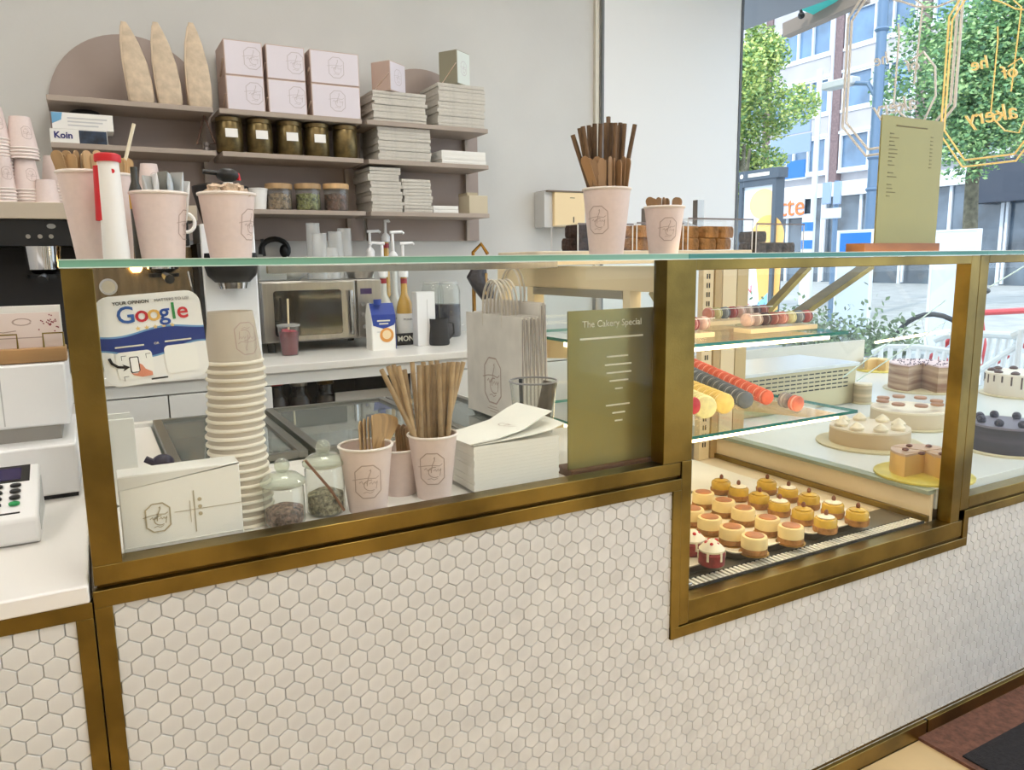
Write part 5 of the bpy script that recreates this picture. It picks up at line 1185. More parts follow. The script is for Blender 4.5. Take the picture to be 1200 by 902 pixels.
for kind, rs_ in rows.items():
    used = set()
    for ri, r_ in enumerate(rs_):
        pts = [Zp(790 + a / 4.6, 530 + b / 4.6, TZ + .018) for a, b in r_]
        xm = sum(p.x for p in pts) / len(pts)
        for i, p_ in enumerate(pts):
            x = .5 * p_.x + .5 * xm; y = p_.y
            pr = protos[kind][(i + ri) % len(protos[kind])]
            if pr.name in used or False:
                o = copy_tree(pr, None, (x, y, TZ), (0, 0, random.uniform(0, 6)))
            else:
                o = pr; used.add(pr.name); o.location = (x, y, TZ)
            o.scale = (1.2, 1.2, 1.2); o['label'] = labs[kind][ri]; o['category'] = 'pastry'; o['group'] = labs[kind][ri]; o.name = nms[kind]
            if pr is o: KIDS[o.name] = KIDS.get(pr.name) or list(o.children); used.add(o.name)
    # a few more further back on the same trays
for kind, xs_, y0_ in (('lemon', (1.70, 1.64), 1.68), ('cheese', (1.44, 1.38), 1.66), ('berry', (1.10, 1.16), 1.35)):
    pass
pass #print('trays', [tuple(round(v, 3) for v in (ax0, ax1, bx0_, bx1_, cx0_, cx1_))], tB.location, tC.location)
# --- macarons
def mac_mesh(shell, fill):
    a = MB().lathe([(.0175, 0), (.0205, .002), (.021, .004), (.019, .0085), (.012, .012), (0, .0128)], 18).mesh('shell'); a.materials.append(shell)
    b = MB().lathe([(.0185, -.0035), (.0192, 0), (.0185, .0035)], 16).mesh('filling'); b.materials.append(fill); return a, b
MACS = {}
def macaron(loc, axis, colr, key, label, group, s=1.):
    if key not in MACS: MACS[key] = mac_mesh(M('macaron_' + key, colr, .6, noise=(60, .1)), M('macaron_cream_' + key, tuple(min(255, c * .6 + 96) for c in colr), .6))
    a, b = MACS[key]; t = thing('macaron', label, 'macaron', loc, 0, group); t.rotation_mode = 'QUATERNION'; t.rotation_quaternion = Vector(axis).to_track_quat('Z', 'Y'); t.scale = (s, s, s * .92)
    o = bpy.data.objects.new('shell', a); COL.objects.link(o); o.parent = t; o.location = (0, 0, .003)
    o = bpy.data.objects.new('shell', a); COL.objects.link(o); o.parent = t; o.location = (0, 0, -.003); o.rotation_euler = (math.pi, 0, 0)
    o = bpy.data.objects.new('filling', b); COL.objects.link(o); o.parent = t
S2 = .851
def macrow(ua, va, Ya, ub, vb, Yb, n, colr, key, label, s=1.):
    p0_, p1_ = P(ua, va, Ya), P(ub, vb, Yb); d_ = (p1_ - p0_)
    for i in range(n):
        macaron(p0_ + d_ * (i / (n - 1)), d_.normalized() + Vector((random.uniform(-.05, .05), 0, 0)), colr, key, label, key + ' macaron row', s * d_.length / (n - 1) / .031)
    # clear tube tray and rack under the row
    t = thing('macaron_tray', 'clear plastic tray holding the %s macaron row' % key, 'tray', p0_)
    rr_ = .023 * s * d_.length / (n - 1) / .031; q_ = d_.to_track_quat('Z', 'Y'); L = d_.length + .03; vs = []; fs = []
    ang_ = [math.radians(a_) for a_ in range(0, 360, 18)]
    for k_, z_ in enumerate((-.015, L - .015)):
        for a_ in ang_: vs.append(q_ @ Vector((rr_ * math.cos(a_), rr_ * math.sin(a_), z_)))
    m_ = len(ang_)
    for i in range(m_): 
        v_ = (vs[i].z + vs[(i + 1) % m_].z) / 2
        if v_ < .004: fs.append((i, (i + 1) % m_, m_ + (i + 1) % m_, m_ + i))
    obj('trough', MB().add(vs, fs), acryl_m, t)
    for f_ in (.12, .85):
        b_ = d_ * f_; obj('support', MB().box(b_.x - .006, b_.x + .006, b_.y - .004, b_.y + .004, S2 - p0_.z, b_.z - rr_), acryl_m, t)
macrow(897, 465, 1.42, 812, 427, 1.80, 14, (236, 112, 80), 'orange', 'coral orange macaron in the long slanted row')
macrow(872, 468, 1.40, 806, 436, 1.72, 11, (96, 104, 116), 'slate', 'slate grey macaron in the slanted row beside the orange one')
macrow(847, 472, 1.40, 800, 452, 1.66, 8, (236, 206, 120), 'yellow', 'yellow macaron in the short slanted row')
macrow(825, 476, 1.38, 785, 458, 1.62, 7, (226, 222, 168), 'cream', 'pale cream macaron in the slanted row by the post')
macaron(P(811, 475, 1.36), (.2, -1, .1), (190, 40, 56), 'raspberry', 'single raspberry red macaron beside the brass post', None)
q = P(928, 478, 1.37); t = thing('macaron_capsule', 'single clear capsule holding a coral and a grey macaron on the glass shelf', 'capsule', (q.x, q.y, S2))
obj('tube', MB().tube([(0, -.03, .026), (-.0, .075, .034)], .0245, 20), acryl_m, t); obj('stand', MB().box(-.02, .02, -.02, .06, 0, .0015), acryl_m, t)
macaron((q.x, q.y - .012, S2 + .027), (0, -1, -.08), (222, 120, 96), 'coral', 'coral macaron at the front of the single clear capsule', None)
macaron((q.x, q.y + .022, S2 + .03), (0, -1, -.08), (150, 144, 146), 'greyish', 'pale grey macaron at the back of the single clear capsule', None)
# macaron gift boxes on the upper shelf
S1 = 1.062
gcols = [(206, 140, 132), (214, 210, 160), (130, 136, 150), (176, 84, 84), (224, 190, 180), (190, 168, 160), (90, 66, 66), (160, 90, 80)]
def giftbox(u0, u1, Y, n, label, seed):
    rn = random.Random(seed); x0, x1 = P(u0, 380, Y).x, P(u1, 380, Y).x; w_ = x1 - x0; t = thing('macaron_box', label, 'box', (x0, Y, S1)); hg = .046
    obj('base', MB().box(0, w_, 0, .06, 0, .012), M('gift_base', (236, 216, 176), .6), t); obj('cover', MB().box(.001, w_ - .001, .001, .059, .0122, hg), acryl_m, t); obj('top_edge', MB().box(0, w_, 0, .002, hg, hg + .002), M('gift_edge', (240, 240, 236), .4), t)
    for i in range(n): macaron((x0 + .018 + i * (w_ - .03) / max(1, n - 1), Y + .03, S1 + .033), (1, .1, 0), gcols[(i + seed) % 8], 'g%d' % ((i + seed) % 8), 'assorted macaron packed in the %s' % label.split(' on ')[0], 'macarons in gift boxes', .85)
giftbox(790, 838, 1.42, 4, 'half hidden clear macaron box on the upper shelf by the post', 1)
giftbox(833, 905, 1.66, 8, 'rear clear macaron box on the upper glass shelf', 0)
giftbox(880, 958, 1.42, 8, 'front clear macaron box on the upper glass shelf', 4)
# ================================================================ cakes in the window vitrine
VZ = .6605
boardm = M('cake_board', (206, 196, 160), .4); goldb = M('gold_cake_board', (224, 208, 96), .35, .2, noise=(20, .1))
def cake(u, v, r, h, label, sidec, topc, deco, board=None, br=None, cut=0., name='cake', seed=0, drip=None):
    p_ = Zp(u, v, VZ); t = thing(name, label, 'cake', p_, 0); rn = random.Random(seed); br = br or r * 1.15
    obj('board', MB().lathe([(br, 0), (br, .005), (br - .002, .006)], 36), board or boardm, t)
    n = 36; a0 = cut; pts = [(r * math.cos(a), r * math.sin(a)) for a in [math.radians(-90 - 55 + cut / 2 + (360 - cut) * i / n) for i in range(n + 1)]]
    if cut: pts.append((0, 0))
    else: pts = pts[:-1]
    obj('sponge', MB().prism(pts, 'z', .006, .006 + h), sidec, t); obj('topping', MB().prism([(x * .995, y * .995) for x, y in pts], 'z', .0061 + h, .0061 + h + .006), topc, t)
    zt = h + .013
    if deco == 'sprinkle':
        mb = MB()
        for i in range(90):
            a, q_ = rn.uniform(0, 6.28), r * .95 * math.sqrt(rn.random()); mb.box(q_ * math.cos(a) - .002, q_ * math.cos(a) + .002, q_ * math.sin(a) - .002, q_ * math.sin(a) + .002, zt - .001, zt + .002)
        o = obj('sprinkles', mb, M('dark_sprinkle', (92, 74, 92), .6), t); o['kind'] = 'stuff'
    if deco in ('macaron', 'puff', 'berry'):
        for i in range(8):
            a = 2 * math.pi * i / 8 + .2; x, y = r * .74 * math.cos(a), r * .74 * math.sin(a)
            if deco == 'macaron': obj('biscuit', MB().lathe([(.02, -.004), (.022, 0), (.02, .004)], 14), M('topper_brown', (170, 126, 96), .6), t).location = (x, y, zt + .022); t.children
            if deco == 'puff': obj('cream_puff', MB().lathe([(.02, 0), (.022, .008), (.012, .018), (0, .026)], 14, (x, y, zt)), mer, t)
            if deco == 'berry': obj('fruit', MB().sphere((x, y, zt + .008), .013, 10, 8), M('blackberry', (54, 44, 62), .4, bump=(120, 1)), t)
        if deco == 'macaron':
            for o in t.children if False else []: pass
    if deco == 'slices':
        for i in range(5): obj('wedge_cut', MB().box(-.0008, .0008, 0, r * .97, zt - .0008, zt + .0006), M('cut_line', (190, 160, 130), .7), t).rotation_euler = (0, 0, math.radians(60 * i + 20))
        for i in range(6): obj('chip', MB().sphere((r * .6 * math.cos(i * 1.05 + .4), r * .6 * math.sin(i * 1.05 + .4), zt + .003), .009, 8, 6, sz=.5), M('choc_chip', (110, 70, 60), .5), t)
    if drip:
        for i in range(22):
            a = 2 * math.pi * i / 22; L = rn.uniform(.02, .05); obj('drip', MB().box(r - .001, r + .002, -.003, .003, h - L, h + .004), drip, t).rotation_euler = (0, 0, a)
        for i in range(9):
            a = 2 * math.pi * i / 9; obj('rosette', MB().lathe([(.016, 0), (.017, .006), (.008, .012), (0, .014)], 12, (r * .8 * math.cos(a), r * .8 * math.sin(a), zt)), M('choc_rosette', (84, 56, 46), .5), t)
    return t
cake(1079, 456, .135, .11, 'tall pink chocolate cake with sprinkled top and a cut face in the vitrine', M('choc_layers', (150, 116, 98), .8, noise=(6, .3, (.5, .5, 6)), rgb2=(214, 190, 160)), M('pink_glaze', (226, 204, 208), .5), 'sprinkle', cut=50, seed=1)
cake(1064, 497, .125, .05, 'low cream cake crowned with biscuits in the vitrine', M('cream_side', (222, 206, 176), .7), M('cream_top', (238, 228, 206), .6), 'macaron', seed=2)
cake(1018, 519, .12, .045, 'low pale brown cake on a wide dark board in the vitrine', M('tan_side', (206, 184, 150), .7), M('tan_top', (226, 212, 188), .6), 'puff', br=.16, seed=3)
cake(1082, 556, .085, .055, 'sliced caramel cake on a yellow board in the vitrine', M('caramel_side', (222, 184, 116), .7), M('caramel_top', (196, 168, 146), .5), 'slices', board=goldb, br=.125, cut=70, seed=4)
cake(1027, 434, .06, .05, 'small yellow based sponge cake slice far back in the vitrine', M('yellow_side', (222, 190, 130), .7), M('yellow_top', (232, 206, 150), .6), 'none', board=goldb, br=.1, cut=90, seed=5)
cake(1010, 472, .035, .07, 'small layered dessert in a glass behind the cooling unit', M('layer_side', (214, 196, 160), .6, noise=(8, .3, (.1, .1, 5))), mer, 'puff' if False else 'none', seed=6)
cake(1192, 462, .125, .085, 'white drip cake with chocolate rosettes beside the window', M('white_side', (226, 218, 202), .6), M('white_top', (236, 228, 212), .5), 'none', drip=M('dark_drip', (84, 64, 54), .3), seed=7)
cake(1178, 527, .105, .075, 'dark blackberry cake on a board near the front pane of the vitrine', M('dark_side', (74, 66, 74), .7, noise=(5, .3, (.4, .4, 6))), M('dark_top', (120, 114, 130), .5), 'berry', seed=8)
# ================================================================ the street outside
g = struct('ground', MB().box(WX + .1, 90, -40, 120, -.3, -.06), M('street_paving', (176, 178, 178), .85, noise=(2, .12), bump=(30, .1)))
paver = MB().box(0, .385, 0, .385, -.06, -.048).mesh('paver'); paver.materials.append(M('paver_grey', (186, 186, 184), .85, noise=(9, .1), island=.1))
for i in range(12):
    for j in range(14):
        o = bpy.data.objects.new('paver', paver); COL.objects.link(o); o.parent = g; o.location = (WX + .15 + i * .4, .2 + j * .4, 0)
# --- building across the street (parallel to the window)
BXf = 34.0; k_ = BXf / 30
def bz(z): return H + (z - H) * k_
bd = thing('office_building', 'pale brick office building with rows of wide windows across the street', 'building', (BXf, 25, 0))
pier_m = M('brown_brick', (136, 116, 118), .9, noise=(12, .2)); spand = M('pale_spandrel', (180, 178, 182), .8, noise=(1, .05)); whf = M('white_frame', (214, 221, 229), .5); winm = M('sky_glass', (104, 140, 176), .08, spec=1.0, noise=(.6, .25)); shopm = M('dark_shopfront', (52, 60, 74), .4)
def dpart(nm, b, m, par=None): return obj(nm, MB().box(*b), m, par or bd, world=(par is None))
yA = PX(975, 60, BXf).y; mod = PX(907, 60, BXf).y - yA + .75
fl_ = (bz(11.83) - bz(6.647)) / 2; c_top = bz(6.647); wh = bz(6.647) - bz(5.079)
y_lo, y_hi = yA - 5 * mod, yA + 4 * mod
dpart('core', (BXf + .3, BXf + 8, y_lo, y_hi, -.1, c_top + 4 * fl_), spand)
for r_ in range(4):
    zt = c_top + r_ * fl_; zb = zt - wh
    dpart('spandrel', (BXf, BXf + .3, y_lo, y_hi, zt + .12, zt + fl_ - wh - .12), spand); dpart('band', (BXf - .06, BXf + .3, y_lo, y_hi, zb - .14, zb - .001), whf); dpart('band', (BXf - .08, BXf + .3, y_lo, y_hi, zt + .001, zt + .14), whf)
    for m_ in range(-5, 4):
        ya, yb = yA + m_ * mod, yA + m_ * mod + mod - .75
        fr_ = MB()
        for b in ((ya, ya + .12, zb, zt), (yb - .12, yb, zb, zt), (ya + .3 * (yb - ya), ya + .3 * (yb - ya) + .1, zb + .1, zt - .1), (ya + .55 * (yb - ya), ya + .55 * (yb - ya) + .1, zb + .1, zt - .1)): fr_.box(BXf - .04, BXf + .1, b[0], b[1], b[2], b[3])
        fr_.box(BXf - .04, BXf + .1, ya + .12, yb - .12, zb, zb + .1).box(BXf - .04, BXf + .1, ya + .12, yb - .12, zt - .1, zt)
        wobj = obj('window_frame', fr_, whf, bd, world=True)
        for s0, s1 in ((.0, .3), (.3, .55), (.55, 1)): obj('pane', MB().box(BXf + .12, BXf + .16, ya + s0 * (yb - ya), ya + s1 * (yb - ya), zb, zt), winm, wobj)
for m_ in range(-5, 5):
    ya = yA + m_ * mod; dpart('brick_pier', (BXf - .1, BXf + .3, ya - .7, ya - .05, 4.3, c_top + 4 * fl_), pier_m); dpart('downpipe', (BXf - .2, BXf - .1, ya - .25, ya - .15, .0, c_top + 4 * fl_), whf)
# ground floor shopfronts
zs = bz(5.079) - .3
dpart('shop_band', (BXf - .3, BXf + .3, y_lo, y_hi, zs - 1.0, zs - .3), M('shop_fascia', (218, 224, 230), .5)); dpart('shop_glass', (BXf + .05, BXf + .2, y_lo, y_hi, -.1, zs - 1.0), M('shop_window', (96, 112, 128), .1, spec=.9, noise=(.5, .5)))
dpart('shop_canopy', (BXf - 1.0, BXf - .1, PX(1200, 220, BXf).y - 3, PX(1152, 220, BXf).y, zs - 1.9, zs - .2), shopm)
for m_ in range(-10, 9): dpart('shop_mullion', (BXf - .05, BXf + .05, yA + m_ * mod / 2, yA + m_ * mod / 2 + .14, -.1, zs - 1.0), whf)
p_ = PX(922, 243, BXf - .4); text('ette', 1.5, M('orange_sign', (226, 120, 60), .5), bd, p_ - bd.location, rot=(math.pi / 2, 0, -math.pi / 2), ext=.02)
dpart('shop_sign_board', (BXf - .36, BXf - .31, PX(948, 240, BXf).y, PX(905, 240, BXf).y, PX(922, 256, BXf - .4).z, PX(922, 228, BXf - .4).z), M('sign_pale', (206, 214, 228), .5))
# --- trees
def tree(name, label, base, trunk_h, r_, cc, rad, n, cols, seed, leaf=.16):
    rn = random.Random(seed); t = thing(name, label, 'tree', base, 0)
    obj('trunk', MB().tube([(0, 0, 0), (.03, 0, trunk_h * .5), (-.02, .03, trunk_h), (0, 0, trunk_h + rad[2] * .6)], [r_ * 1.15, r_, r_ * .85, r_ * .4], 12).tube([(0, 0, trunk_h * .9), (.5, .3, trunk_h + rad[2] * .5)], [r_ * .5, r_ * .2], 8).tube([(0, 0, trunk_h * .9), (-.4, -.6, trunk_h + rad[2] * .5)], [r_ * .5, r_ * .2], 8), M('bark', (120, 116, 98), .9, noise=(8, .3), bump=(20, .5)), t)
    mbs = [MB() for _ in cols]
    cl = [Vector((rn.gauss(0, .5) * rad[0], rn.gauss(0, .5) * rad[1], rn.gauss(0, .42) * rad[2])) for _ in range(46)]
    cl = [c_ for c_ in cl if (c_.x / rad[0]) ** 2 + (c_.y / rad[1]) ** 2 + (c_.z / rad[2]) ** 2 < 1.0]
    for i in range(n):
        c_ = rn.choice(cl); p_ = c_ + Vector((rn.gauss(0, 1), rn.gauss(0, 1), rn.gauss(0, 1))).normalized() * rad[0] * .34 * rn.random() ** .4
        a = Vector((rn.gauss(0, 1), rn.gauss(0, 1), rn.gauss(0, .5))).normalized(); b = a.cross(Vector((rn.gauss(0, 1), rn.gauss(0, 1), rn.gauss(0, 1)))).normalized(); s_ = leaf * rn.uniform(.6, 1.25)
        mbs[rn.randrange(len(cols))].add([cc + p_ - a * s_, cc + p_ + b * s_ * .55 - a * s_ * .1, cc + p_ + a * s_, cc + p_ - b * s_ * .55 - a * s_ * .1], [(0, 1, 2), (0, 2, 3)])
    for mb, c_ in zip(mbs, cols):
        o = obj('foliage', mb, M('leaf_%d_%d' % (c_[0], c_[1]), c_, .55), t, smooth=False); o['kind'] = 'stuff'
greens = [(128, 168, 84), (92, 138, 74), (164, 190, 96), (70, 112, 66)]
Xt = 19.0; tb = PX(1137, 260, Xt); tb.z = -.06; cc = PX(1150, 98, Xt) - tb
tree('plane_tree', 'leafy plane tree with a bare trunk behind the window signs', tb, PX(1135, 205, Xt).z + .06, .17, cc, (2.3, 2.1, 1.9), 32000, [(132, 172, 112), (104, 148, 100), (168, 200, 136), (82, 122, 88)], 3, .062)
Xt = 13.0; tb = PX(868, 250, Xt); tb.z = -.06; cc = PX(872, 118, Xt) - tb
tree('plane_tree', 'bright yellow green tree at the corner of the street window beside the wall', tb, 2.6, .15, cc, (1.3, 1.3, 2.0), 28000, [(182, 202, 110), (146, 178, 108), (204, 214, 130), (112, 150, 96)], 5, .05)
# --- lamp post, signs
postm = M('post_blue_grey', (96, 122, 150), .45, .2)
Xp = 15.0; b0 = PX(1018, 290, Xp); t = thing('lamp_post', 'tall blue grey lamp post with collar on the street', 'lamp post', (Xp, b0.y, -.06))
obj('pole', MB().lathe([(.12, 0), (.11, 3.0), (.1, 8)], 16), postm, t)
for v in (38, 185, 222): zz_ = PX(1022, v, Xp).z + .06; obj('collar', MB().lathe([(.12, zz_ - .04), (.15, zz_), (.12, zz_ + .04)], 16), postm, t)
zz_ = PX(985, 100, Xp).z + .06; obj('arm', MB().tube([(0, .0, zz_ - .5), (0, .25, zz_ - .1), (0, .7, zz_)], .05), postm, t); obj('lamp_head', MB().box(-.15, .15, .55, 1.35, zz_ - .05, zz_ + .12), M('lamp_grey', (190, 194, 196), .4), t, bevel=.03)
Xs = 17.0; b0 = PX(951, 290, Xs); t = thing('sign_post', 'white traffic sign post with blue and grey direction boards', 'road sign', (Xs, b0.y, -.06)); topz = PX(948, 85, Xs).z + .06
obj('pole', MB().lathe([(.075, 0), (.07, topz)], 14), M('pole_white', (226, 232, 238), .5), t)
greyb = M('sign_back', (140, 160, 188), .4, .3); blueb = M('sign_road_blue', (34, 112, 190), .4)
for (u0, v0, u1, v1, m_) in ((920, 113, 955, 132, greyb), (920, 138, 955, 157, greyb), (907, 160, 955, 181, greyb), (905, 190, 948, 210, blueb)):
    a = PX(u0, v1, Xs); b = PX(u1, v0, Xs); o = obj('direction_board', MB().box(-.16, -.12, b.y - b0.y, a.y - b0.y, PX((u0 + u1) / 2, v1, Xs).z + .06, PX((u0 + u1) / 2, v0, Xs).z + .06), m_, t)
    if m_ is blueb: text('Ring 8', .22, whiteink_m, o, (-.165, (a.y + b.y) / 2 - b0.y + .25, PX(920, 196, Xs).z + .06), rot=(math.pi / 2, 0, -math.pi / 2), ext=.003); obj('white_border', MB().box(-.158, -.15, b.y - b0.y - .05, a.y - b0.y + .05, PX(927, 212, Xs).z + .06, PX(927, 211, Xs).z + .06), whf, o)
Xs = 13.0; b0 = PX(977, 290, Xs); t = thing('traffic_sign', 'pair of grey blue sign backs on a slim post', 'road sign', (Xs, b0.y, -.06)); obj('pole', MB().lathe([(.05, 0), (.05, PX(977, 212, Xs).z + .06)], 12), postm, t)
for (u0, v0, u1, v1, m_) in ((966, 213, 978, 240, greyb), (979, 212, 990, 240, greyb), (965, 243, 989, 257, M('sign_back_pale', (190, 204, 222), .4))):
    a = PX(u0, v1, Xs); b = PX(u1, v0, Xs); obj('plate', MB().box(-.09, -.06, b.y - b0.y, a.y - b0.y, a.z + .06, b.z + .06), m_, t, bevel=.02)
# billboard
Xq = 8.0; a = PX(869, 285, Xq); b = PX(912, 212, Xq); t = thing('poster_stand', 'dark framed street poster with orange and blue shapes', 'billboard', (Xq, (a.y + b.y) / 2, -.06)); hy = (a.y - b.y) / 2 + .02; z0 = .35; z1 = PX(890, 211, Xq).z + .06
fd = M('frame_slate', (62, 74, 86), .4)
obj('frame', MB().box(-.06, .1, -hy, -hy + .06, 0, z1).box(-.06, .1, hy - .06, hy, 0, z1).box(-.06, .1, -hy + .06, hy - .06, 0, z0).box(-.06, .1, -hy + .06, hy - .06, z1 - .08, z1), fd, t); ps = obj('poster', MB().box(-.02, .02, -hy + .06, hy - .06, z0, z1 - .08), M('poster_pale', (214, 222, 230), .4), t)
hd = obj('header', MB().box(-.08, .1, -hy - .05, hy + .05, z1, z1 + .13), fd, t); obj('print_line', MB().box(-.084, -.08, -hy + .1, hy - .18, z1 + .04, z1 + .085), whiteink_m, hd); obj('print_mark', MB().prism(arc(hy - .06, z1 + .062, .03, .03, 0, 330, 11), 'x', -.084, -.08), whiteink_m, hd)
H_ = z1 - .1 - z0
obj('shape', MB().prism(arc(-.08, z1 - .32, .24, .2, 0, 345, 23), 'x', -.0225, -.0205), M('poster_orange', (226, 186, 136), .5), ps); obj('shape', MB().prism([(y, z) for y, z in arc(-.18, z1 - .75, .28, .28, 20, 200, 14)] + [(-.40, z0 + .2), (-.1, z0 + .2)], 'x', -.0235, -.0227), M('poster_amber', (226, 174, 92), .5), ps)
obj('shape', MB().prism([(-hy + .1, z0 + .02), (.05, z0 + .02), (-.05, z0 + .35), (-hy + .1, z0 + .5)], 'x', -.0245, -.0237), M('poster_blue', (130, 186, 228), .5), ps); text('IEN\nPL', .16, M('poster_red', (206, 70, 90), .5), ps, (-.025, .18, z0 + .45), rot=(math.pi / 2, 0, -math.pi / 2), ext=.001)
# striped bollard and terrace screens
Xb = 12.0; p_ = PX(946, 270, Xb); t = thing('striped_bollard', 'blue and white striped bollard on the street', 'bollard', (Xb, p_.y, -.06)); zt = PX(946, 254, Xb).z + .06
obj('post', MB().lathe([(.1, 0), (.1, zt), (.06, zt + .05)], 16), whf, t)
for i in range(3): obj('stripe', MB().lathe([(.103, zt * (.55 + .16 * i)), (.103, zt * (.63 + .16 * i))], 16), blueb, t).rotation_euler = (.0, .0, 0)
def screen(u0, u1, X, label, printed):
    a = PX(u0, 280, X); b = PX(u1, 280, X); zt = PX((u0 + u1) / 2, 271, X).z; t = thing('terrace_screen', label, 'screen', (X, (a.y + b.y) / 2, -.06)); hy = (a.y - b.y) / 2
    obj('panel', MB().box(-.015, .015, -hy, hy, .1, zt + .06), M('screen_pale', (196, 210, 230), .3), t); obj('frame', MB().box(-.02, .02, -hy - .03, -hy, 0, zt + .08).box(-.02, .02, hy, hy + .03, 0, zt + .08).box(-.02, .02, -hy, hy, zt + .06, zt + .08), whf, t)
    if printed: obj('blue_print', MB().box(-.018, -.0155, hy - .5, hy - .02, zt - .3, zt + .04), blueb, t)
screen(984, 1022, 9.0, 'pale terrace screen with a blue printed end', True); screen(1096, 1146, 8.0, 'plain pale terrace screen near the tree trunk', False)
# --- awning outside the window
aw = thing('awning', 'grey brown folded awning arm with teal cloth above the street window', 'awning', (4.6, 3.6, 2.6))
a, b = PX(921, 36, 4.7), PX(1016, -6, 4.7)
obj('front_bar', MB().bar(a, b, .08, .10), M('awning_brown', (132, 120, 108), .5), aw, world=True, bevel=.006); obj('arm', MB().tube([PX(939, 18, 4.6), PX(937, -12, 4.5)], .012), black_m, aw, world=True); obj('joint', MB().sphere(PX(939, 18, 4.6), .025), black_m, aw, world=True)
q = [PX(940, 12, 4.55), PX(960, 20, 4.72), PX(1000, -2, 4.72), PX(975, -14, 4.55)]
obj('cloth', MB().add([tuple(p) for p in q] + [tuple(p + Vector((0, 0, .01))) for p in q], [(0, 1, 2, 3), (7, 6, 5, 4), (0, 4, 5, 1), (1, 5, 6, 2), (2, 6, 7, 3), (3, 7, 4, 0)]), M('teal_cloth', (70, 190, 180), .7), aw, world=True, smooth=False)
a = PX(872, 26, 3.95); obj('cassette', MB().box(3.75, 4.25, a.y - 3.0, a.y + .6, PX(872, 18, 4.0).z, PX(872, 18, 4.0).z + .3), M('cassette_grey', (120, 126, 134), .5), aw, world=True)
# --- neon style octagon window sign, plus a glowing copy as its reflection
def neon(uc, vc, X, hw, hh, mat, label, letters, rt_=.005):
    c_ = PX(uc, vc, X); t = thing('window_sign', label, 'sign', c_); t.location.x = X
    def f(x, y, dx=0): return (dx, -x, y)
    O = [(-.5, 1), (.5, 1), (1, .62), (1, -.62), (.5, -1), (-.5, -1), (-1, -.62), (-1, .62)]
    for s_ in (1.0, .93): obj('octagon_tube', MB().tube([f(x * hw * s_, y * hh * s_) for x, y in O], rt_, 8, True), mat, t)
    st = [[(.32, .95), (.25, .7), (.42, .6), (.36, -.35)], [(-.05, .45), (-.02, .3), (-.04, -.55)], [(-.2, .78), (0, .72), (.3, .6), (.7, .52), (1.15, .55)], [(.25, -.05), (.5, .02), (.75, -.2), (.8, -.55), (.6, -.85), (.3, -.8), (.05, -.65)], [(-.1, -.6), (.2, -.58)]]
    for s_ in st: obj('script_tube', MB().tube([f(x * hw * .85, y * hh * .85) for x, y in s_], rt_ * .75, 6), mat, t)
    for s_, x, y, sz_ in (('he', -.3, .05, .12), ('akery', .0, -.5, .15), ('of', .28, -.1, .12)): text(s_, sz_ * hh * 1.6, mat, t, (0, -x * hw, y * hh), rot=(math.pi / 2, 0, math.pi / 2), ext=.004, shear=.25)
    for dy in (-hw * .4, hw * .4): obj('hanging_wire', MB().tube([(0, dy, hh), (0, dy, CEIL - .08 - c_.z)], .001), steel_m, t)
Xn = WX - .06
a = PX(991, 70, Xn); b = PX(1122, 70, Xn); hwN = (a.y - b.y) / 2; c_ = PX(1052, 70, Xn); hhN = c_.z - PX(1052, 177, Xn).z
neon(1053, 70, Xn, hwN, hhN, M('neon_grey', (226, 216, 204), .3), 'unlit grey octagon tube sign with mirrored script hanging in the window', True, .0068)
neon(1168, 76, Xn - .16, hwN * .74, hhN * .92, M('reflection_gold', (240, 202, 122), .3, emit=.25), 'golden glowing octagon tubes standing in for the reflection of the grey window sign', True, .0042)
# --- terrace chairs
def chair(loc, rz, label, back_h=.78, seat_h=.42):
    t = thing('terrace_chair', label, 'chair', loc, rz, 'white terrace chairs'); cm = M('white_weave', (232, 236, 238), .5); fm = M('chair_frame', (220, 226, 228), .4)
    for sx in (-.25, .25):
        obj('leg', MB().tube([(sx, -.24, 0), (sx, -.22, seat_h)], .014), fm, t); obj('leg', MB().tube([(sx, .26, 0), (sx * .95, .24, seat_h)], .014), fm, t); obj('armrest', MB().tube([(sx, -.22, seat_h), (sx * 1.08, -.22, seat_h + .18), (sx * 1.1, .05, seat_h + .22), (sx * 1.02, .27, back_h - .1)], .018), fm, t)
    for i in range(11): y = -.24 + i * .047; obj('seat_slat', MB().tube([(-.25, y, seat_h), (0, y, seat_h - .012), (.25, y, seat_h)], .02), cm, t)
    obj('back_rail', MB().tube([(-.26, .24, back_h - .04), (-.2, .29, back_h), (0, .32, back_h + .01), (.2, .29, back_h), (.26, .24, back_h - .04)], .024), fm, t)
    for i in range(9): x = -.22 + i * .055; yb = .24 + .07 * (1 - (x / .26) ** 2); obj('back_slat', MB().tube([(x * .9, .23, seat_h), (x, yb, back_h)], .017), cm, t)
p_ = PX(1190, 420, 4.25); chair((4.3, p_.y + .05, -.048), -1.9, 'white woven terrace chair right outside the window by the red bicycle', .88)
p_ = PX(1050, 425, 4.35); chair((4.4, p_.y, -.048), -1.3, 'white woven terrace chair outside behind the pink chocolate cake', .70)
p_ = PX(1120, 415, 5.2); chair((5.3, p_.y, -.048), 2.4, 'white woven terrace chair further out on the terrace')
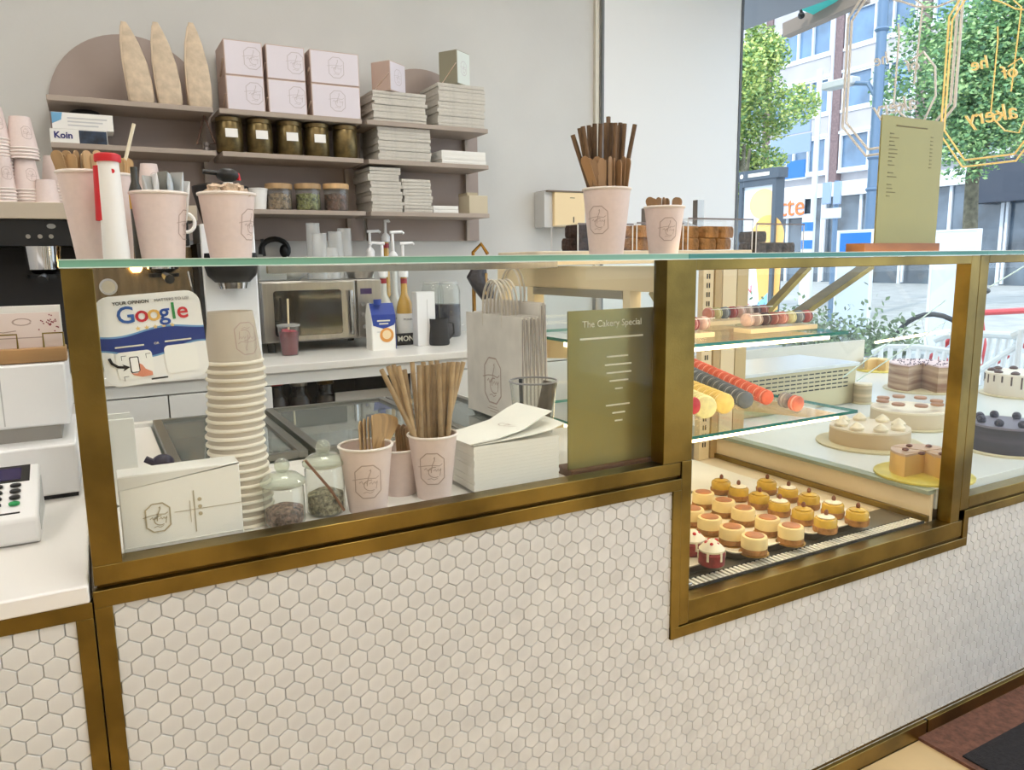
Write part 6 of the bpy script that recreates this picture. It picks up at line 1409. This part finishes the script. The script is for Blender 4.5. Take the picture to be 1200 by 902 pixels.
# --- red bicycle
Xk = 6.6; p_ = PX(1180, 385, Xk); t = thing('bicycle', 'red framed bicycle parked on the street outside the window', 'bicycle', (Xk, p_.y, -.06)); rm = M('bike_red', (206, 60, 66), .35); tm = M('tyre', (60, 62, 66), .8); t.scale = (1.15, 1.15, 1.15)
for y in (-.55, .55):
    w_ = obj('wheel', MB().tube([(0, y + .34 * math.cos(a), .35 + .34 * math.sin(a)) for a in [2 * math.pi * i / 28 for i in range(28)]], .02, 8, True), tm, t)
    sp_ = MB()
    for i in range(10): a = math.pi * i / 5; sp_.tube([(0, y, .35), (0, y + .33 * math.cos(a), .35 + .33 * math.sin(a))], .002, 4)
    obj('spokes', sp_, steel_m, w_)
for a, b in (((0, .55, .35), (0, .12, .32)), ((0, .12, .32), (0, .22, .82)), ((0, .2, .72), (0, -.38, .78)), ((0, .12, .32), (0, -.38, .70)), ((0, -.4, .9), (0, -.55, .35)), ((0, .55, .35), (0, .2, .72))): obj('frame_tube', MB().tube([a, b], .022), rm, t)
obj('saddle', MB().sphere((0, .24, .88), .1, sx=.7, sz=.35), black_m, t); obj('handlebar', MB().tube([(-.28, -.3, 1.0), (0, -.42, 1.02), (.28, -.3, 1.0)], .014), steel_m, t)
# low planting outside
tb = Vector((5.8, PX(960, 380, 5.8).y, -.06))
t = thing('planter', 'grey planter with leafy shrub on the terrace behind the slanted brass frame', 'planter', tb); obj('box', MB().box(-.25, .25, -.9, .9, 0, .5), M('planter_grey', (140, 146, 146), .8), t)
mb = MB(); rn = random.Random(4)
for i in range(2200):
    p_ = Vector((rn.gauss(0, .14), rn.uniform(-.9, .9), .5 + abs(rn.gauss(0, .15)))); a = Vector((rn.gauss(0, 1), rn.gauss(0, 1), rn.gauss(0, 1))).normalized() * .028; b = a.cross(Vector((rn.gauss(0, 1), rn.gauss(0, 1), rn.gauss(0, 1)))).normalized() * .016
    mb.add([p_ - a, p_ + b, p_ + a, p_ - b], [(0, 1, 2, 3)])
obj('shrub', mb, M('shrub_green', (148, 172, 128), .6, noise=(8, .4)), t, smooth=False)['kind'] = 'stuff'
